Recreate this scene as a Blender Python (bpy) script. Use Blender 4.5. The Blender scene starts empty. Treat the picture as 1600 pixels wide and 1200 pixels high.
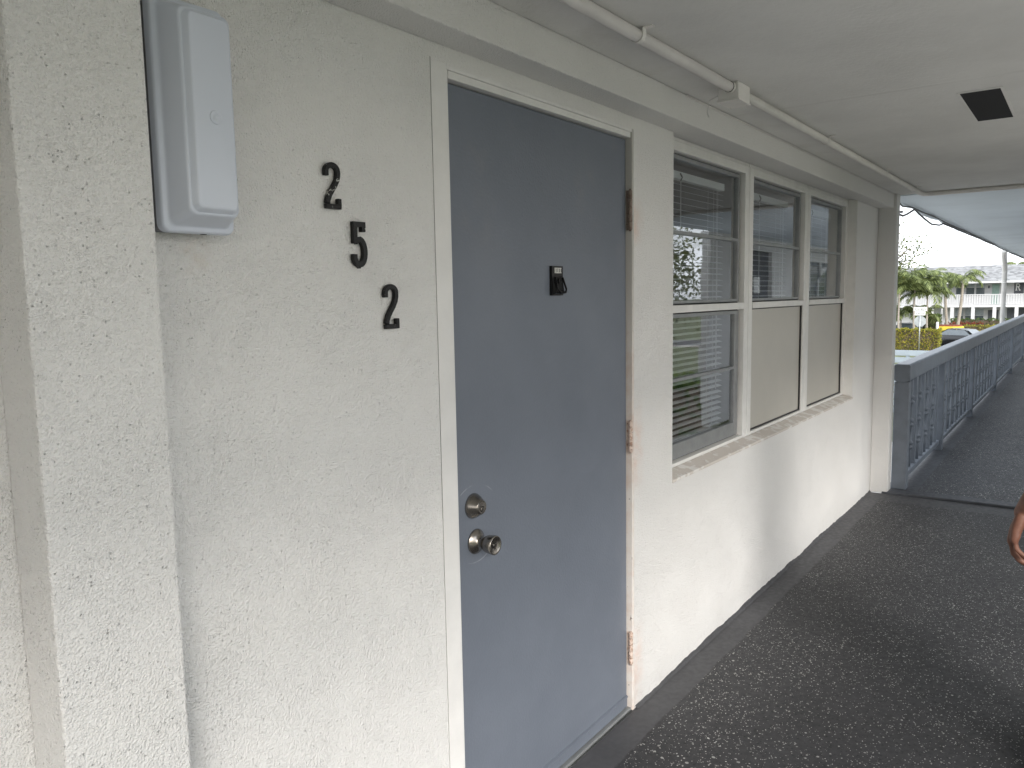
import bpy, bmesh, math, random
from mathutils import Vector, Matrix
random.seed(7)
R = math.radians
S = bpy.context.scene
COL = S.collection

# ------------------------------------------------------------------ camera
cam = bpy.data.cameras.new('camera')
cam.sensor_width = 36.0
cam.lens = 27.592
cam.clip_start = 0.02
cam.clip_end = 2000
cam_ob = bpy.data.objects.new('camera', cam)
COL.objects.link(cam_ob)
cr = Vector((0.59019, -0.80706, -0.01796)); cu = Vector((0.09821, 0.0497, 0.99392)); cf = Vector((0.80127, 0.58837, -0.1086))
m = Matrix((cr, cu, -cf)).transposed().to_4x4()
m.translation = Vector((0, -1.26, 1.49))
cam_ob.matrix_world = m
S.camera = cam_ob
S.render.resolution_x = 1024; S.render.resolution_y = 768

# ------------------------------------------------------------------ sky and sun
SUN_EL, SUN_AZ = 26.5, (-0.66, -0.75)
w = bpy.data.worlds.new('World'); S.world = w; w.use_nodes = True
nt = w.node_tree; nt.nodes.clear()
def wn(t, **k):
    n = nt.nodes.new(t)
    for a, v in k.items(): setattr(n, a, v)
    return n
out = wn('ShaderNodeOutputWorld'); bg = wn('ShaderNodeBackground'); sky = wn('ShaderNodeTexSky')
sky.sky_type = 'NISHITA'; sky.sun_disc = False
sky.sun_elevation = R(SUN_EL); sky.sun_rotation = math.atan2(SUN_AZ[0], SUN_AZ[1]) % (2 * math.pi)
sky.air_density = 1.0; sky.dust_density = 3.0; sky.ozone_density = 1.0
tc = wn('ShaderNodeTexCoord'); mp = wn('ShaderNodeMapping'); mp.inputs['Scale'].default_value = (1.6, 1.6, 9.0)
nz = wn('ShaderNodeTexNoise'); nz.inputs['Scale'].default_value = 2.2; nz.inputs['Detail'].default_value = 7.0; nz.inputs['Roughness'].default_value = 0.55
rp = wn('ShaderNodeValToRGB'); rp.color_ramp.elements[0].position = 0.30; rp.color_ramp.elements[0].color = (.35, .35, .35, 1); rp.color_ramp.elements[1].position = 0.55; rp.color_ramp.elements[1].color = (1, 1, 1, 1)
mx = wn('ShaderNodeMix', data_type='RGBA')
mx.inputs[7].default_value = (8.6, 8.95, 9.4, 1)
L = nt.links.new
L(tc.outputs['Generated'], mp.inputs[0]); L(mp.outputs[0], nz.inputs['Vector']); L(nz.outputs[0], rp.inputs[0])
L(rp.outputs[0], mx.inputs[0]); L(sky.outputs[0], mx.inputs[6]); L(mx.outputs[2], bg.inputs[0]); L(bg.outputs[0], out.inputs[0])
bg.inputs[1].default_value = 0.12
sl = bpy.data.lights.new('sun', 'SUN'); sl.energy = 1.55; sl.angle = R(18); sl.color = (1.0, 0.965, 0.92)
sun = bpy.data.objects.new('sun', sl); COL.objects.link(sun)
sd = Vector((SUN_AZ[0], SUN_AZ[1], math.tan(R(SUN_EL)) * math.hypot(*SUN_AZ))).normalized()
sun.rotation_euler = sd.to_track_quat('Z', 'Y').to_euler(); sun.location = (-6, -9, 12)
S.view_settings.view_transform = 'Standard'; S.view_settings.look = 'None'
S.view_settings.exposure = 1.27; S.view_settings.gamma = 1.0; S.view_settings.use_curve_mapping = False
S.cycles.max_bounces = 7; S.cycles.diffuse_bounces = 4; S.cycles.transparent_max_bounces = 24
S.cycles.sample_clamp_indirect = 8.0

# ------------------------------------------------------------------ materials
class N:
    """small node-tree helper"""
    def __init__(s, name):
        s.m = bpy.data.materials.new(name); s.m.use_nodes = True
        s.t = s.m.node_tree; s.b = s.t.nodes['Principled BSDF']; s.o = s.t.nodes['Material Output']
        s.g = s.t.nodes.new('ShaderNodeNewGeometry')
        s.pos = s.g.outputs['Position']
    def n(s, ty, **k):
        x = s.t.nodes.new(ty)
        for a, v in k.items(): setattr(x, a, v)
        return x
    def l(s, a, b): s.t.links.new(a, b)
    def scale(s, v, sc):
        x = s.n('ShaderNodeMapping'); x.inputs['Scale'].default_value = sc; s.l(v, x.inputs[0]); return x.outputs[0]
    def noise(s, sc, det=4, rough=.5, vec=None):
        x = s.n('ShaderNodeTexNoise'); x.inputs['Scale'].default_value = sc; x.inputs['Detail'].default_value = det
        x.inputs['Roughness'].default_value = rough; s.l(vec or s.pos, x.inputs['Vector']); return x.outputs[0]
    def voro(s, sc, vec=None, feature='F1', out='Distance', rnd=1.0):
        x = s.n('ShaderNodeTexVoronoi', feature=feature); x.inputs['Scale'].default_value = sc
        x.inputs['Randomness'].default_value = rnd
        s.l(vec or s.pos, x.inputs['Vector'])
        return x if out is None else x.outputs[out]
    def ramp(s, v, p0, p1, c0=0., c1=1.):
        x = s.n('ShaderNodeMapRange'); x.interpolation_type = 'SMOOTHSTEP'
        s.l(v, x.inputs[0]); x.inputs[2].default_value = p1
        if isinstance(p0, (int, float)): x.inputs[1].default_value = p0
        else: s.l(p0, x.inputs[1])
        x.inputs[3].default_value = c0; x.inputs[4].default_value = c1; return x.outputs[0]
    def math(s, op, a, b=None, c=None):
        x = s.n('ShaderNodeMath', operation=op)
        for i, v in enumerate((a, b, c)):
            if v is None: continue
            if isinstance(v, (int, float)): x.inputs[i].default_value = v
            else: s.l(v, x.inputs[i])
        return x.outputs[0]
    def mix(s, f, a, b):
        x = s.n('ShaderNodeMix', data_type='RGBA')
        for i, v in ((0, f), (6, a), (7, b)):
            if isinstance(v, (int, float)): x.inputs[i].default_value = v
            elif isinstance(v, tuple): x.inputs[i].default_value = (*v, 1) if len(v) == 3 else v
            else: s.l(v, x.inputs[i])
        return x.outputs[2]
    def xyz(s):
        x = s.n('ShaderNodeSeparateXYZ'); s.l(s.pos, x.inputs[0]); return x.outputs
    def col(s, v):
        if isinstance(v, tuple): s.b.inputs['Base Color'].default_value = (*v, 1)
        else: s.l(v, s.b.inputs['Base Color'])
    def rough(s, v):
        if isinstance(v, (int, float)): s.b.inputs['Roughness'].default_value = v
        else: s.l(v, s.b.inputs['Roughness'])
    def metal(s, v): s.b.inputs['Metallic'].default_value = v
    def spec(s, v): s.b.inputs['Specular IOR Level'].default_value = v
    def bump(s, h, dist, strength=1.0):
        x = s.n('ShaderNodeBump'); x.inputs['Distance'].default_value = dist; x.inputs['Strength'].default_value = strength
        s.l(h, x.inputs['Height']); s.l(x.outputs[0], s.b.inputs['Normal'])

def simple(name, col, rough=.6, metal=0., var=.12, sc=6., bump=0., bsc=60., spec=.5):
    k = N(name); f = k.noise(sc, 5, .6)
    f = k.ramp(f, .3, .7)
    k.col(k.mix(f, tuple(c * (1 - var) for c in col), tuple(min(1, c * (1 + var)) for c in col)))
    k.rough(rough); k.metal(metal); k.spec(spec)
    if bump: k.bump(k.noise(bsc, 4, .6), bump)
    return k.m

def stucco_mat(name, col, coarse=1.0, depth=.0034):
    k = N(name)
    a = k.math('ADD', k.math('MULTIPLY', k.noise(330 * coarse, 3, .6), .6), k.math('MULTIPLY', k.noise(120 * coarse, 2, .5), .5))
    grain = k.ramp(k.voro(240 * coarse), .05, .75, 1, 0)
    big = k.noise(2.2, 4, .6)
    # small round pits, unevenly strewn
    pv = k.voro(165 * coarse, out=None)
    cellr = k.n('ShaderNodeSeparateColor'); k.l(pv.outputs['Color'], cellr.inputs[0])
    few = k.math('GREATER_THAN', k.math('ADD', cellr.outputs[0], k.math('MULTIPLY', k.ramp(k.noise(7, 2), .35, .7), .09)), .915)
    pit = k.math('MULTIPLY', k.ramp(pv.outputs['Distance'], k.math('MULTIPLY', cellr.outputs[1], .12), .30, 1, 0), few)
    lump = k.math('ADD', k.math('MULTIPLY', a, 1.2), k.math('MULTIPLY', grain, .45))
    h = k.math('SUBTRACT', lump, k.math('MULTIPLY', pit, 1.1))
    c = k.mix(k.ramp(big, .3, .75), tuple(x * .965 for x in col), col)
    c = k.mix(k.math('MULTIPLY', pit, .22), c, tuple(x * .45 for x in col))
    h = k.math('MULTIPLY', h, k.ramp(k.noise(3.5, 3, .6), .3, .7, .8, 1.15))
    k.col(c); k.rough(.88); k.spec(.25)
    k.bump(h, depth)
    return k

WHITE = (.80, .79, .77)
def wall_material():
    k = stucco_mat('white_stucco', WHITE)
    # old rust stain bleeding from the hinges, scuffs near the floor
    x, y, z = k.xyz()
    base = k.b.inputs['Base Color'].links[0].from_socket
    dx = k.ramp(k.math('ABSOLUTE', k.math('SUBTRACT', x, 2.425)), .015, .10, 1, 0)
    st = None
    for zc, hh in ((1.0, .22), (.20, .22), (1.78, .1)):
        dz = k.ramp(k.math('ABSOLUTE', k.math('SUBTRACT', z, zc - .04)), .02, hh, 1, 0)
        s_ = k.math('MULTIPLY', dx, dz)
        st = s_ if st is None else k.math('MAXIMUM', st, s_)
    st = k.math('MULTIPLY', st, k.ramp(k.noise(22, 4), .3, .7, .12, .42))
    c = k.mix(st, base, (.72, .45, .33))
    rs = k.math('MULTIPLY', k.ramp(k.math('ABSOLUTE', k.math('SUBTRACT', x, .79)), .0, .045, 1, 0), k.ramp(k.math('ABSOLUTE', k.math('SUBTRACT', z, 1.575)), .0, .05, 1, 0))
    c = k.mix(k.math('MULTIPLY', rs, k.ramp(k.noise(40, 4), .35, .65, .02, .22)), c, (.62, .45, .32))
    dirt = k.math('MULTIPLY', k.ramp(z, .0, .12, 1, 0), k.ramp(k.noise(30, 5, .7), .5, .75, 0, .3))
    c = k.mix(dirt, c, (.42, .40, .37))
    sc = k.math('MULTIPLY', k.ramp(k.noise(3.1, 5, .65), .60, .74, 0, .10), 1.0)
    c = k.mix(sc, c, (.60, .59, .57))
    k.col(c); return k.m
M = {}
M['stucco'] = wall_material()
M['stucco_far'] = stucco_mat('white_stucco_plain', (.78, .77, .75), .6, .003).m
M['trim'] = simple('white_trim_paint', (.73, .722, .70), .5, var=.04, sc=14, bump=.0006, bsc=120)
M['frame'] = simple('door_frame_paint', (.74, .73, .71), .65, var=.04, sc=9, bump=.0010, bsc=70)
def ceil_mat():
    k = N('white_ceiling_paint'); f = k.ramp(k.noise(1.6, 6, .65), .3, .75)
    c = k.mix(f, (.66, .655, .63), (.76, .755, .73))
    c = k.mix(k.ramp(k.noise(7, 6, .7), .62, .8, 0, .35), c, (.58, .56, .50))
    x, y, z = k.xyz()
    wob = k.math('MULTIPLY', k.math('SUBTRACT', k.noise(4, 3), .5), .02)
    seam = k.ramp(k.math('ABSOLUTE', k.math('SUBTRACT', k.math('ADD', x, wob), 3.06)), .002, .02, 1, 0)
    seam = k.math('MAXIMUM', seam, k.ramp(k.math('ABSOLUTE', k.math('SUBTRACT', k.math('ADD', x, wob), 1.2)), .002, .02, 1, 0))
    c = k.mix(k.math('MULTIPLY', seam, k.ramp(k.noise(6, 3), .35, .65, .0, .22)), c, (.50, .49, .45))
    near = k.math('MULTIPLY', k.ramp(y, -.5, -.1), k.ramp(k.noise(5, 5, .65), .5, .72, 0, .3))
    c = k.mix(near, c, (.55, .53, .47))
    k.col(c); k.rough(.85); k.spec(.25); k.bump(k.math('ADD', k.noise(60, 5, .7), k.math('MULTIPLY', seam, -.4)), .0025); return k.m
M['ceiling'] = ceil_mat()
def door_mat():
    k = N('slate_blue_door_paint')
    x, y, z = k.xyz()
    f = k.ramp(k.noise(2.6, 6, .62), .3, .72)
    c = k.mix(f, (.145, .164, .199), (.161, .181, .218))
    worn = k.math('MULTIPLY', k.ramp(k.noise(3.4, 5, .6), .54, .72), k.ramp(z, 1.45, 1.9))
    c = k.mix(k.math('MULTIPLY', worn, .45), c, (.23, .225, .225))
    # the ring an older lock plate left in the paint
    r = k.math('SQRT', k.math('ADD', k.math('POWER', k.math('SUBTRACT', x, 1.568), 2), k.math('POWER', k.math('SUBTRACT', z, .9), 2)))
    ring = k.ramp(k.math('ABSOLUTE', k.math('SUBTRACT', r, .105)), .0006, .0022, 1, 0)
    ring = k.math('MULTIPLY', ring, k.ramp(k.noise(18, 2), .4, .55))
    ring = k.math('MULTIPLY', ring, k.ramp(k.math('ABSOLUTE', k.math('SUBTRACT', z, .9)), .07, .09))
    c = k.mix(k.math('MULTIPLY', ring, .6), c, (.36, .37, .39))
    sp = k.voro(17, out=None); cs = k.n('ShaderNodeSeparateColor'); k.l(sp.outputs['Color'], cs.inputs[0])
    dot = k.math('MULTIPLY', k.ramp(sp.outputs['Distance'], .015, .035, 1, 0), k.math('GREATER_THAN', cs.outputs[1], .9))
    c = k.mix(dot, c, (.5, .5, .5))
    k.col(c); k.rough(k.ramp(k.noise(4, 4), .3, .7, .38, .55)); k.spec(.4)
    h = k.math('ADD', k.math('MULTIPLY', k.noise(140, 3), .8), k.math('MULTIPLY', k.noise(5, 2), 1.6))
    k.bump(h, .0010)
    return k.m
M['door'] = door_mat()
def floor_mat(name, base, border):
    k = N(name); x, y, z = k.xyz()
    j = k.math('MULTIPLY', k.math('SUBTRACT', k.noise(28, 4, .7), .5), .022)
    j2 = k.math('MULTIPLY', k.math('SUBTRACT', k.noise(3.2, 2, .5), .5), .03)
    edge = k.math('ADD', j, j2)
    if border == 'near':
        m1 = k.ramp(k.math('ADD', y, edge), -.118, -.110)
        m2 = k.ramp(k.math('ADD', x, k.math('MULTIPLY', edge, 2.)), 5.99, 6.005)
        bd = k.math('MAXIMUM', m1, m2)
    else:
        bd = k.math('MAXIMUM', k.ramp(k.math('ADD', x, edge), 6.36, 6.35), k.ramp(k.math('ADD', y, edge), -.30, -.29))
    nob = k.math('SUBTRACT', 1., bd)
    dens = k.ramp(k.noise(1.3, 4, .6), .28, .75, -.07, .07)
    tot = None
    warp = k.n('ShaderNodeVectorMath', operation='ADD')
    nv = k.n('ShaderNodeTexNoise'); nv.inputs['Scale'].default_value = 130; k.l(k.pos, nv.inputs['Vector'])
    sv = k.n('ShaderNodeVectorMath', operation='SCALE'); sv.inputs[3].default_value = .006; k.l(nv.outputs['Color'], sv.inputs[0])
    k.l(k.pos, warp.inputs[0]); k.l(sv.outputs[0], warp.inputs[1])
    for sc, th, r0 in ((100, .86, .30), (185, .80, .34), (52, .968, .22)):
        v = k.voro(sc, vec=warp.outputs[0], out=None)
        s = k.n('ShaderNodeSeparateColor'); k.l(v.outputs['Color'], s.inputs[0])
        on = k.math('GREATER_THAN', k.math('ADD', s.outputs[0], dens), th)
        rr = k.math('MULTIPLY', s.outputs[1], r0)
        d = k.math('MULTIPLY', k.math('LESS_THAN', v.outputs['Distance'], k.math('ADD', rr, .09)), on)
        d = k.math('MULTIPLY', d, k.ramp(s.outputs[2], 0, 1, .45, 1))
        tot = d if tot is None else k.math('MAXIMUM', tot, d)
    tot = k.math('MULTIPLY', tot, nob)
    dark = k.voro(80, vec=warp.outputs[0], out=None); s = k.n('ShaderNodeSeparateColor'); k.l(dark.outputs['Color'], s.inputs[0])
    dk = k.math('MULTIPLY', k.math('MULTIPLY', k.math('GREATER_THAN', s.outputs[1], .7), k.ramp(dark.outputs['Distance'], .3, .4, 1, 0)), nob)
    f = k.ramp(k.noise(2.2, 6, .65), .3, .75)
    c = k.mix(f, tuple(b * .86 for b in base), tuple(b * 1.12 for b in base))
    c = k.mix(k.math('MULTIPLY', dk, .55), c, (.012, .012, .013))
    c = k.mix(bd, c, k.mix(k.ramp(k.noise(9, 5), .3, .7), tuple(b * 1.45 for b in base), tuple(b * 1.75 for b in base)))
    scuff = k.math('MULTIPLY', k.ramp(k.noise(14, 6, .75), .66, .78), .35)
    c = k.mix(scuff, c, (.14, .135, .13))
    c = k.mix(tot, c, (.72, .71, .68))
    k.col(c); k.rough(k.ramp(k.noise(40, 4), .3, .7, .5, .68)); k.spec(.35)
    h = k.math('ADD', k.math('MULTIPLY', k.noise(240, 3), nob), k.math('ADD', tot, k.math('MULTIPLY', k.noise(60, 3), .5)))
    k.bump(h, .0012)
    return k.m
M['floor'] = floor_mat('charcoal_flake_floor', (.047, .047, .050), 'near')
M['floor2'] = floor_mat('charcoal_flake_floor_landing', (.044, .047, .054), 'far')
M['concrete'] = simple('raw_concrete', (.38, .37, .355), .9, bump=.003, bsc=40)
M['rail'] = simple('slate_grey_rail_paint', (.165, .187, .220), .5, var=.1, sc=9, bump=.0015, bsc=30)
M['alu'] = simple('grey_aluminium', (.30, .31, .315), .45, .45, var=.08, sc=20)
M['gasket'] = simple('black_gasket', (.02, .02, .021), .6)
M['gap'] = simple('dark_joint', (.012, .012, .013), .9)
M['vinyl'] = simple('blind_vinyl', (.74, .76, .77), .5, var=.03)
M['cord'] = simple('white_cord', (.7, .7, .68), .8, var=.03)
M['panel'] = simple('beige_panel', (.50, .48, .435), .4, var=.03, sc=3, bump=.0006, bsc=300)
def sill_mat():
    k = N('peeling_sill_paint'); f = k.ramp(k.noise(15, 5, .62), .50, .56)
    c = k.mix(f, (.60, .555, .51), (.73, .71, .68)); k.col(c); k.rough(.75)
    k.bump(f, .0018); return k.m
M['sill'] = sill_mat()
def jamb_mat():
    k = N('rust_stained_jamb'); f = k.ramp(k.noise(13, 5, .65), .38, .68)
    c = k.mix(f, (.70, .66, .62), (.64, .54, .48)); c = k.mix(k.ramp(k.noise(45, 4, .7), .64, .72), c, (.10, .06, .045))
    x, y, z = k.xyz()
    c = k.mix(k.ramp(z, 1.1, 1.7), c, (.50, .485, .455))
    k.col(c); k.rough(.7); k.bump(k.noise(60, 4), .001); return k.m
M['jamb'] = jamb_mat()
def hinge_mat():
    k = N('painted_rusty_hinge'); f = k.ramp(k.noise(70, 5, .7), .45, .62)
    c = k.mix(f, (.62, .50, .43), (.36, .23, .17)); c = k.mix(k.ramp(k.noise(110, 3, .7), .62, .68), c, (.02, .014, .012))
    x, y, z = k.xyz()
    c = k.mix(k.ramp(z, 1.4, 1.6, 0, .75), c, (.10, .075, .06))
    k.col(c); k.rough(.65); k.bump(k.noise(90, 4), .001); return k.m
M['hinge'] = hinge_mat()
M['nickel'] = simple('satin_nickel', (.33, .305, .275), .24, 1.0, var=.12, sc=40, bump=.0002, bsc=500)
M['keyway'] = simple('dark_keyway', (.02, .02, .02), .5, .6)
def num_mat():
    k = N('chipped_black_paint'); f = k.ramp(k.noise(70, 5, .72), .60, .66)
    x, y, z = k.xyz()
    top = k.ramp(z, 1.60, 1.76, .0, .06)
    f = k.ramp(k.math('ADD', k.noise(62, 5, .7), top), .645, .665)
    c = k.mix(f, (.006, .006, .0065), (.55, .54, .50)); k.col(c); k.rough(.42); k.spec(.3)
    k.bump(k.noise(160, 4), .0012); return k.m
M['number'] = num_mat()
M['black'] = simple('black_plastic', (.006, .006, .007), .35, var=.1, spec=.25)
M['tag'] = simple('grey_name_tag', (.55, .55, .52), .5, var=.3, sc=300)
M['fixture'] = simple('white_polycarbonate', (.60, .64, .715), .30, var=.015, sc=3)
M['fixture_base'] = simple('backbox_in_shadow', (.16, .165, .18), .5)  # dark tone stands in for the shadow strip between box and pilaster
M['pipe'] = simple('white_painted_pipe', (.74, .72, .69), .5, var=.05, sc=10, bump=.0008, bsc=50)
M['grille'] = simple('black_vent_screen', (.006, .006, .008), .9)
M['cable'] = simple('grey_cable', (.10, .10, .105), .6)
M['roofslab'] = simple('pale_roof_paint', (.70, .765, .81), .8, var=.05, sc=1.4, bump=.002, bsc=40)
M['asphalt'] = simple('asphalt', (.055, .055, .056), .85, var=.2, sc=4, bump=.003, bsc=60)
M['grass'] = simple('lawn', (.085, .10, .045), .9, var=.35, sc=1.5, bump=.02, bsc=20)
M['fence'] = simple('pale_grey_board_paint', (.34, .39, .43), .55, var=.06)
def leaf_mat(name, a, b, tr=.35):
    k = N(name); oi = k.n('ShaderNodeNewGeometry')
    c = k.mix(oi.outputs['Random Per Island'], a, b); k.col(c); k.rough(.5); k.spec(.35)
    t = k.n('ShaderNodeBsdfTranslucent'); k.l(c, t.inputs[0]); ms = k.n('ShaderNodeMixShader'); ms.inputs[0].default_value = tr
    k.l(k.b.outputs[0], ms.inputs[1]); k.l(t.outputs[0], ms.inputs[2]); k.l(ms.outputs[0], k.o.inputs[0]); return k.m
M['leaf_hedge'] = leaf_mat('gold_green_hedge_leaf', (.05, .095, .018), (.50, .43, .06))
M['leaf_green'] = leaf_mat('green_hedge_leaf', (.03, .07, .015), (.12, .17, .035))
M['leaf_tree'] = leaf_mat('olive_tree_leaf', (.045, .07, .02), (.13, .14, .04))
M['leaf_palm'] = leaf_mat('palm_leaflet', (.025, .05, .012), (.36, .42, .17), .4)
M['leaf_red'] = leaf_mat('croton_leaf', (.16, .03, .02), (.30, .08, .04))
M['bark'] = simple('grey_bark', (.30, .27, .23), .9, var=.25, sc=12, bump=.01, bsc=25)
M['bark_dark'] = simple('brown_bark', (.12, .09, .065), .9, var=.25, sc=12, bump=.01, bsc=25)
def glass_mat(name, tint=(.92, .95, .95), refl=2.1):
    k = N(name); fr = k.n('ShaderNodeFresnel'); fr.inputs[0].default_value = 1.5
    g = k.n('ShaderNodeBsdfGlossy'); g.inputs['Roughness'].default_value = .012; g.inputs[0].default_value = (.95, .97, 1, 1)
    tr = k.n('ShaderNodeBsdfTransparent'); tr.inputs[0].default_value = (*tint, 1)
    ms = k.n('ShaderNodeMixShader'); k.l(k.math('MINIMUM', k.math('MULTIPLY', fr.outputs[0], refl), 1.), ms.inputs[0])
    b = k.n('ShaderNodeBump'); b.inputs['Distance'].default_value = .002; b.inputs['Strength'].default_value = .25
    k.l(k.noise(2.5, 2), b.inputs['Height']); k.l(b.outputs[0], g.inputs['Normal'])
    k.l(tr.outputs[0], ms.inputs[1]); k.l(g.outputs[0], ms.inputs[2]); k.l(ms.outputs[0], k.o.inputs[0]); return k.m
M['glass'] = glass_mat('window_glass')
M['dark_glass'] = simple('dark_window_glass', (.10, .12, .135), .08, spec=.8)
M['screen_glass'] = simple('pale_window_glass', (.36, .40, .43), .15)
M['room'] = simple('dim_room_paint', (.30, .29, .27), .9)
M['room_floor'] = simple('room_tile', (.22, .20, .18), .6)
M['far_white'] = simple('far_white_paint', (.60, .605, .615), .8, var=.03, sc=.6)
def shingle_mat():
    k = N('pale_grey_shingles'); v = k.voro(2.6, vec=k.scale(k.pos, (1, 1, 2.4)), out='Color')
    s = k.n('ShaderNodeSeparateColor'); k.l(v, s.inputs[0])
    c = k.mix(s.outputs[0], (.13, .133, .138), (.27, .275, .28)); k.col(c); k.rough(.9); return k.m
M['shingle'] = shingle_mat()
M['teal'] = simple('teal_door_paint', (.30, .43, .38), .5)
M['darkpanel'] = simple('charcoal_panel', (.10, .105, .12), .6)
M['sign_white'] = simple('white_sign_sheet', (.78, .78, .76), .4, var=.02)
M['galv'] = simple('galvanised_steel', (.42, .44, .45), .45, .5)
M['yellow'] = simple('yellow_kerb_paint', (.66, .49, .05), .6)
M['mulch'] = simple('red_mulch', (.20, .06, .035), .9, var=.3, sc=8)
M['car_black'] = simple('black_car_paint', (.012, .013, .015), .12, var=.05)
M['car_silver'] = simple('dark_grey_car_paint', (.07, .075, .08), .2, .4, var=.05)
M['tyre'] = simple('tyre_rubber', (.02, .02, .02), .8)
M['lamp_red'] = simple('red_tail_lamp', (.35, .01, .01), .2)
M['lamp_clear'] = simple('clear_head_lamp', (.7, .72, .74), .1)
M['skin'] = None
k = N('skin'); f = k.ramp(k.noise(45, 5, .6), .3, .7)
k.col(k.mix(f, (.135, .056, .036), (.19, .088, .058))); k.rough(.55); k.b.inputs['Subsurface Weight'].default_value = .12
k.b.inputs['Subsurface Radius'].default_value = (.01, .004, .002); k.bump(k.noise(320, 3), .0007); M['skin'] = k.m
M['nail'] = simple('finger_nail', (.55, .34, .27), .3)
M['shirt'] = simple('grey_shirt_cloth', (.22, .23, .25), .9, bump=.001, bsc=200)
M['trouser'] = simple('dark_navy_cloth', (.018, .02, .03), .9, bump=.001, bsc=200)
M['shoe'] = simple('dark_shoe', (.015, .017, .025), .55)
M['hair'] = simple('dark_hair', (.02, .015, .012), .6)

# ------------------------------------------------------------------ geometry helpers
class MB:
    def __init__(s): s.v = []; s.f = []; s.mi = []; s.cur = 0; s.sm = False; s.sf = []
    def add(s, vs, fs, smooth=None):
        o = len(s.v); s.v += [tuple(p) for p in vs]
        for q in fs: s.f.append([i + o for i in q]); s.mi.append(s.cur); s.sf.append(s.sm if smooth is None else smooth)
        return s
    def box(s, x0, x1, y0, y1, z0, z1):
        x0, x1 = min(x0, x1), max(x0, x1); y0, y1 = min(y0, y1), max(y0, y1); z0, z1 = min(z0, z1), max(z0, z1)
        return s.add([(x0, y0, z0), (x1, y0, z0), (x1, y1, z0), (x0, y1, z0), (x0, y0, z1), (x1, y0, z1), (x1, y1, z1), (x0, y1, z1)],
              [(0, 3, 2, 1), (4, 5, 6, 7), (0, 1, 5, 4), (1, 2, 6, 5), (2, 3, 7, 6), (3, 0, 4, 7)], False)
    def hexa(s, a, b):  # two quads, ordered alike
        return s.add(list(a) + list(b), [(3, 2, 1, 0), (4, 5, 6, 7), (0, 1, 5, 4), (1, 2, 6, 5), (2, 3, 7, 6), (3, 0, 4, 7)], False)
    def quad(s, *p): return s.add(p, [tuple(range(len(p)))], False)
    def tube(s, pts, r, n=10, cap=True):
        pts = [Vector(p) for p in pts]; rs = r if isinstance(r, (list, tuple)) else [r] * len(pts)
        vs = []; fs = []; up = None
        for i, p in enumerate(pts):
            t = (pts[min(i + 1, len(pts) - 1)] - pts[max(i - 1, 0)]).normalized()
            if up is None: up = t.orthogonal().normalized()
            up = (up - t * up.dot(t)).normalized(); b = t.cross(up)
            for j in range(n):
                a = 2 * math.pi * j / n; vs.append(p + (up * math.cos(a) + b * math.sin(a)) * rs[i])
        for i in range(len(pts) - 1):
            for j in range(n):
                k2 = (j + 1) % n; fs.append((i * n + j, i * n + k2, (i + 1) * n + k2, (i + 1) * n + j))
        s.add(vs, fs, True)
        if cap:
            o = len(s.v) - len(vs); e = (len(pts) - 1) * n
            s.f.append([o + j for j in reversed(range(n))]); s.mi.append(s.cur); s.sf.append(False)
            s.f.append([o + e + j for j in range(n)]); s.mi.append(s.cur); s.sf.append(False)
        return s
    def lathe(s, base, axis, prof, n=24):  # prof: (distance along axis, radius)
        base = Vector(base); ax = Vector(axis).normalized(); u = ax.orthogonal().normalized(); v = ax.cross(u)
        vs = []; fs = []
        for d, r in prof:
            for j in range(n):
                a = 2 * math.pi * j / n; vs.append(base + ax * d + (u * math.cos(a) + v * math.sin(a)) * r)
        for i in range(len(prof) - 1):
            for j in range(n):
                k2 = (j + 1) % n; fs.append((i * n + j, i * n + k2, (i + 1) * n + k2, (i + 1) * n + j))
        s.add(vs, fs, True)
        o = len(s.v) - len(vs)
        for e, rev in ((0, True), ((len(prof) - 1) * n, False)):
            q = [o + e + j for j in range(n)]
            s.f.append(q[::-1] if rev else q); s.mi.append(s.cur); s.sf.append(False)
        return s
    def prism(s, poly, fn, d0, d1):  # poly of (a,b); fn(a,b,d)->xyz
        n = len(poly)
        vs = [fn(a, b, d0) for a, b in poly] + [fn(a, b, d1) for a, b in poly]
        fs = [tuple(range(n))[::-1], tuple(range(n, 2 * n))] + [(i, (i + 1) % n, n + (i + 1) % n, n + i) for i in range(n)]
        return s.add(vs, fs, False)
    def ball(s, c, r, n=10, sc=(1, 1, 1)):
        vs = []; fs = []
        for i in range(n + 1):
            t = math.pi * i / n
            for j in range(2 * n):
                a = math.pi * j / n
                vs.append((c[0] + r * sc[0] * math.sin(t) * math.cos(a), c[1] + r * sc[1] * math.sin(t) * math.sin(a), c[2] + r * sc[2] * math.cos(t)))
        for i in range(n):
            for j in range(2 * n):
                k2 = (j + 1) % (2 * n); fs.append((i * 2 * n + j, (i + 1) * 2 * n + j, (i + 1) * 2 * n + k2, i * 2 * n + k2))
        return s.add(vs, fs, True)

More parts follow.
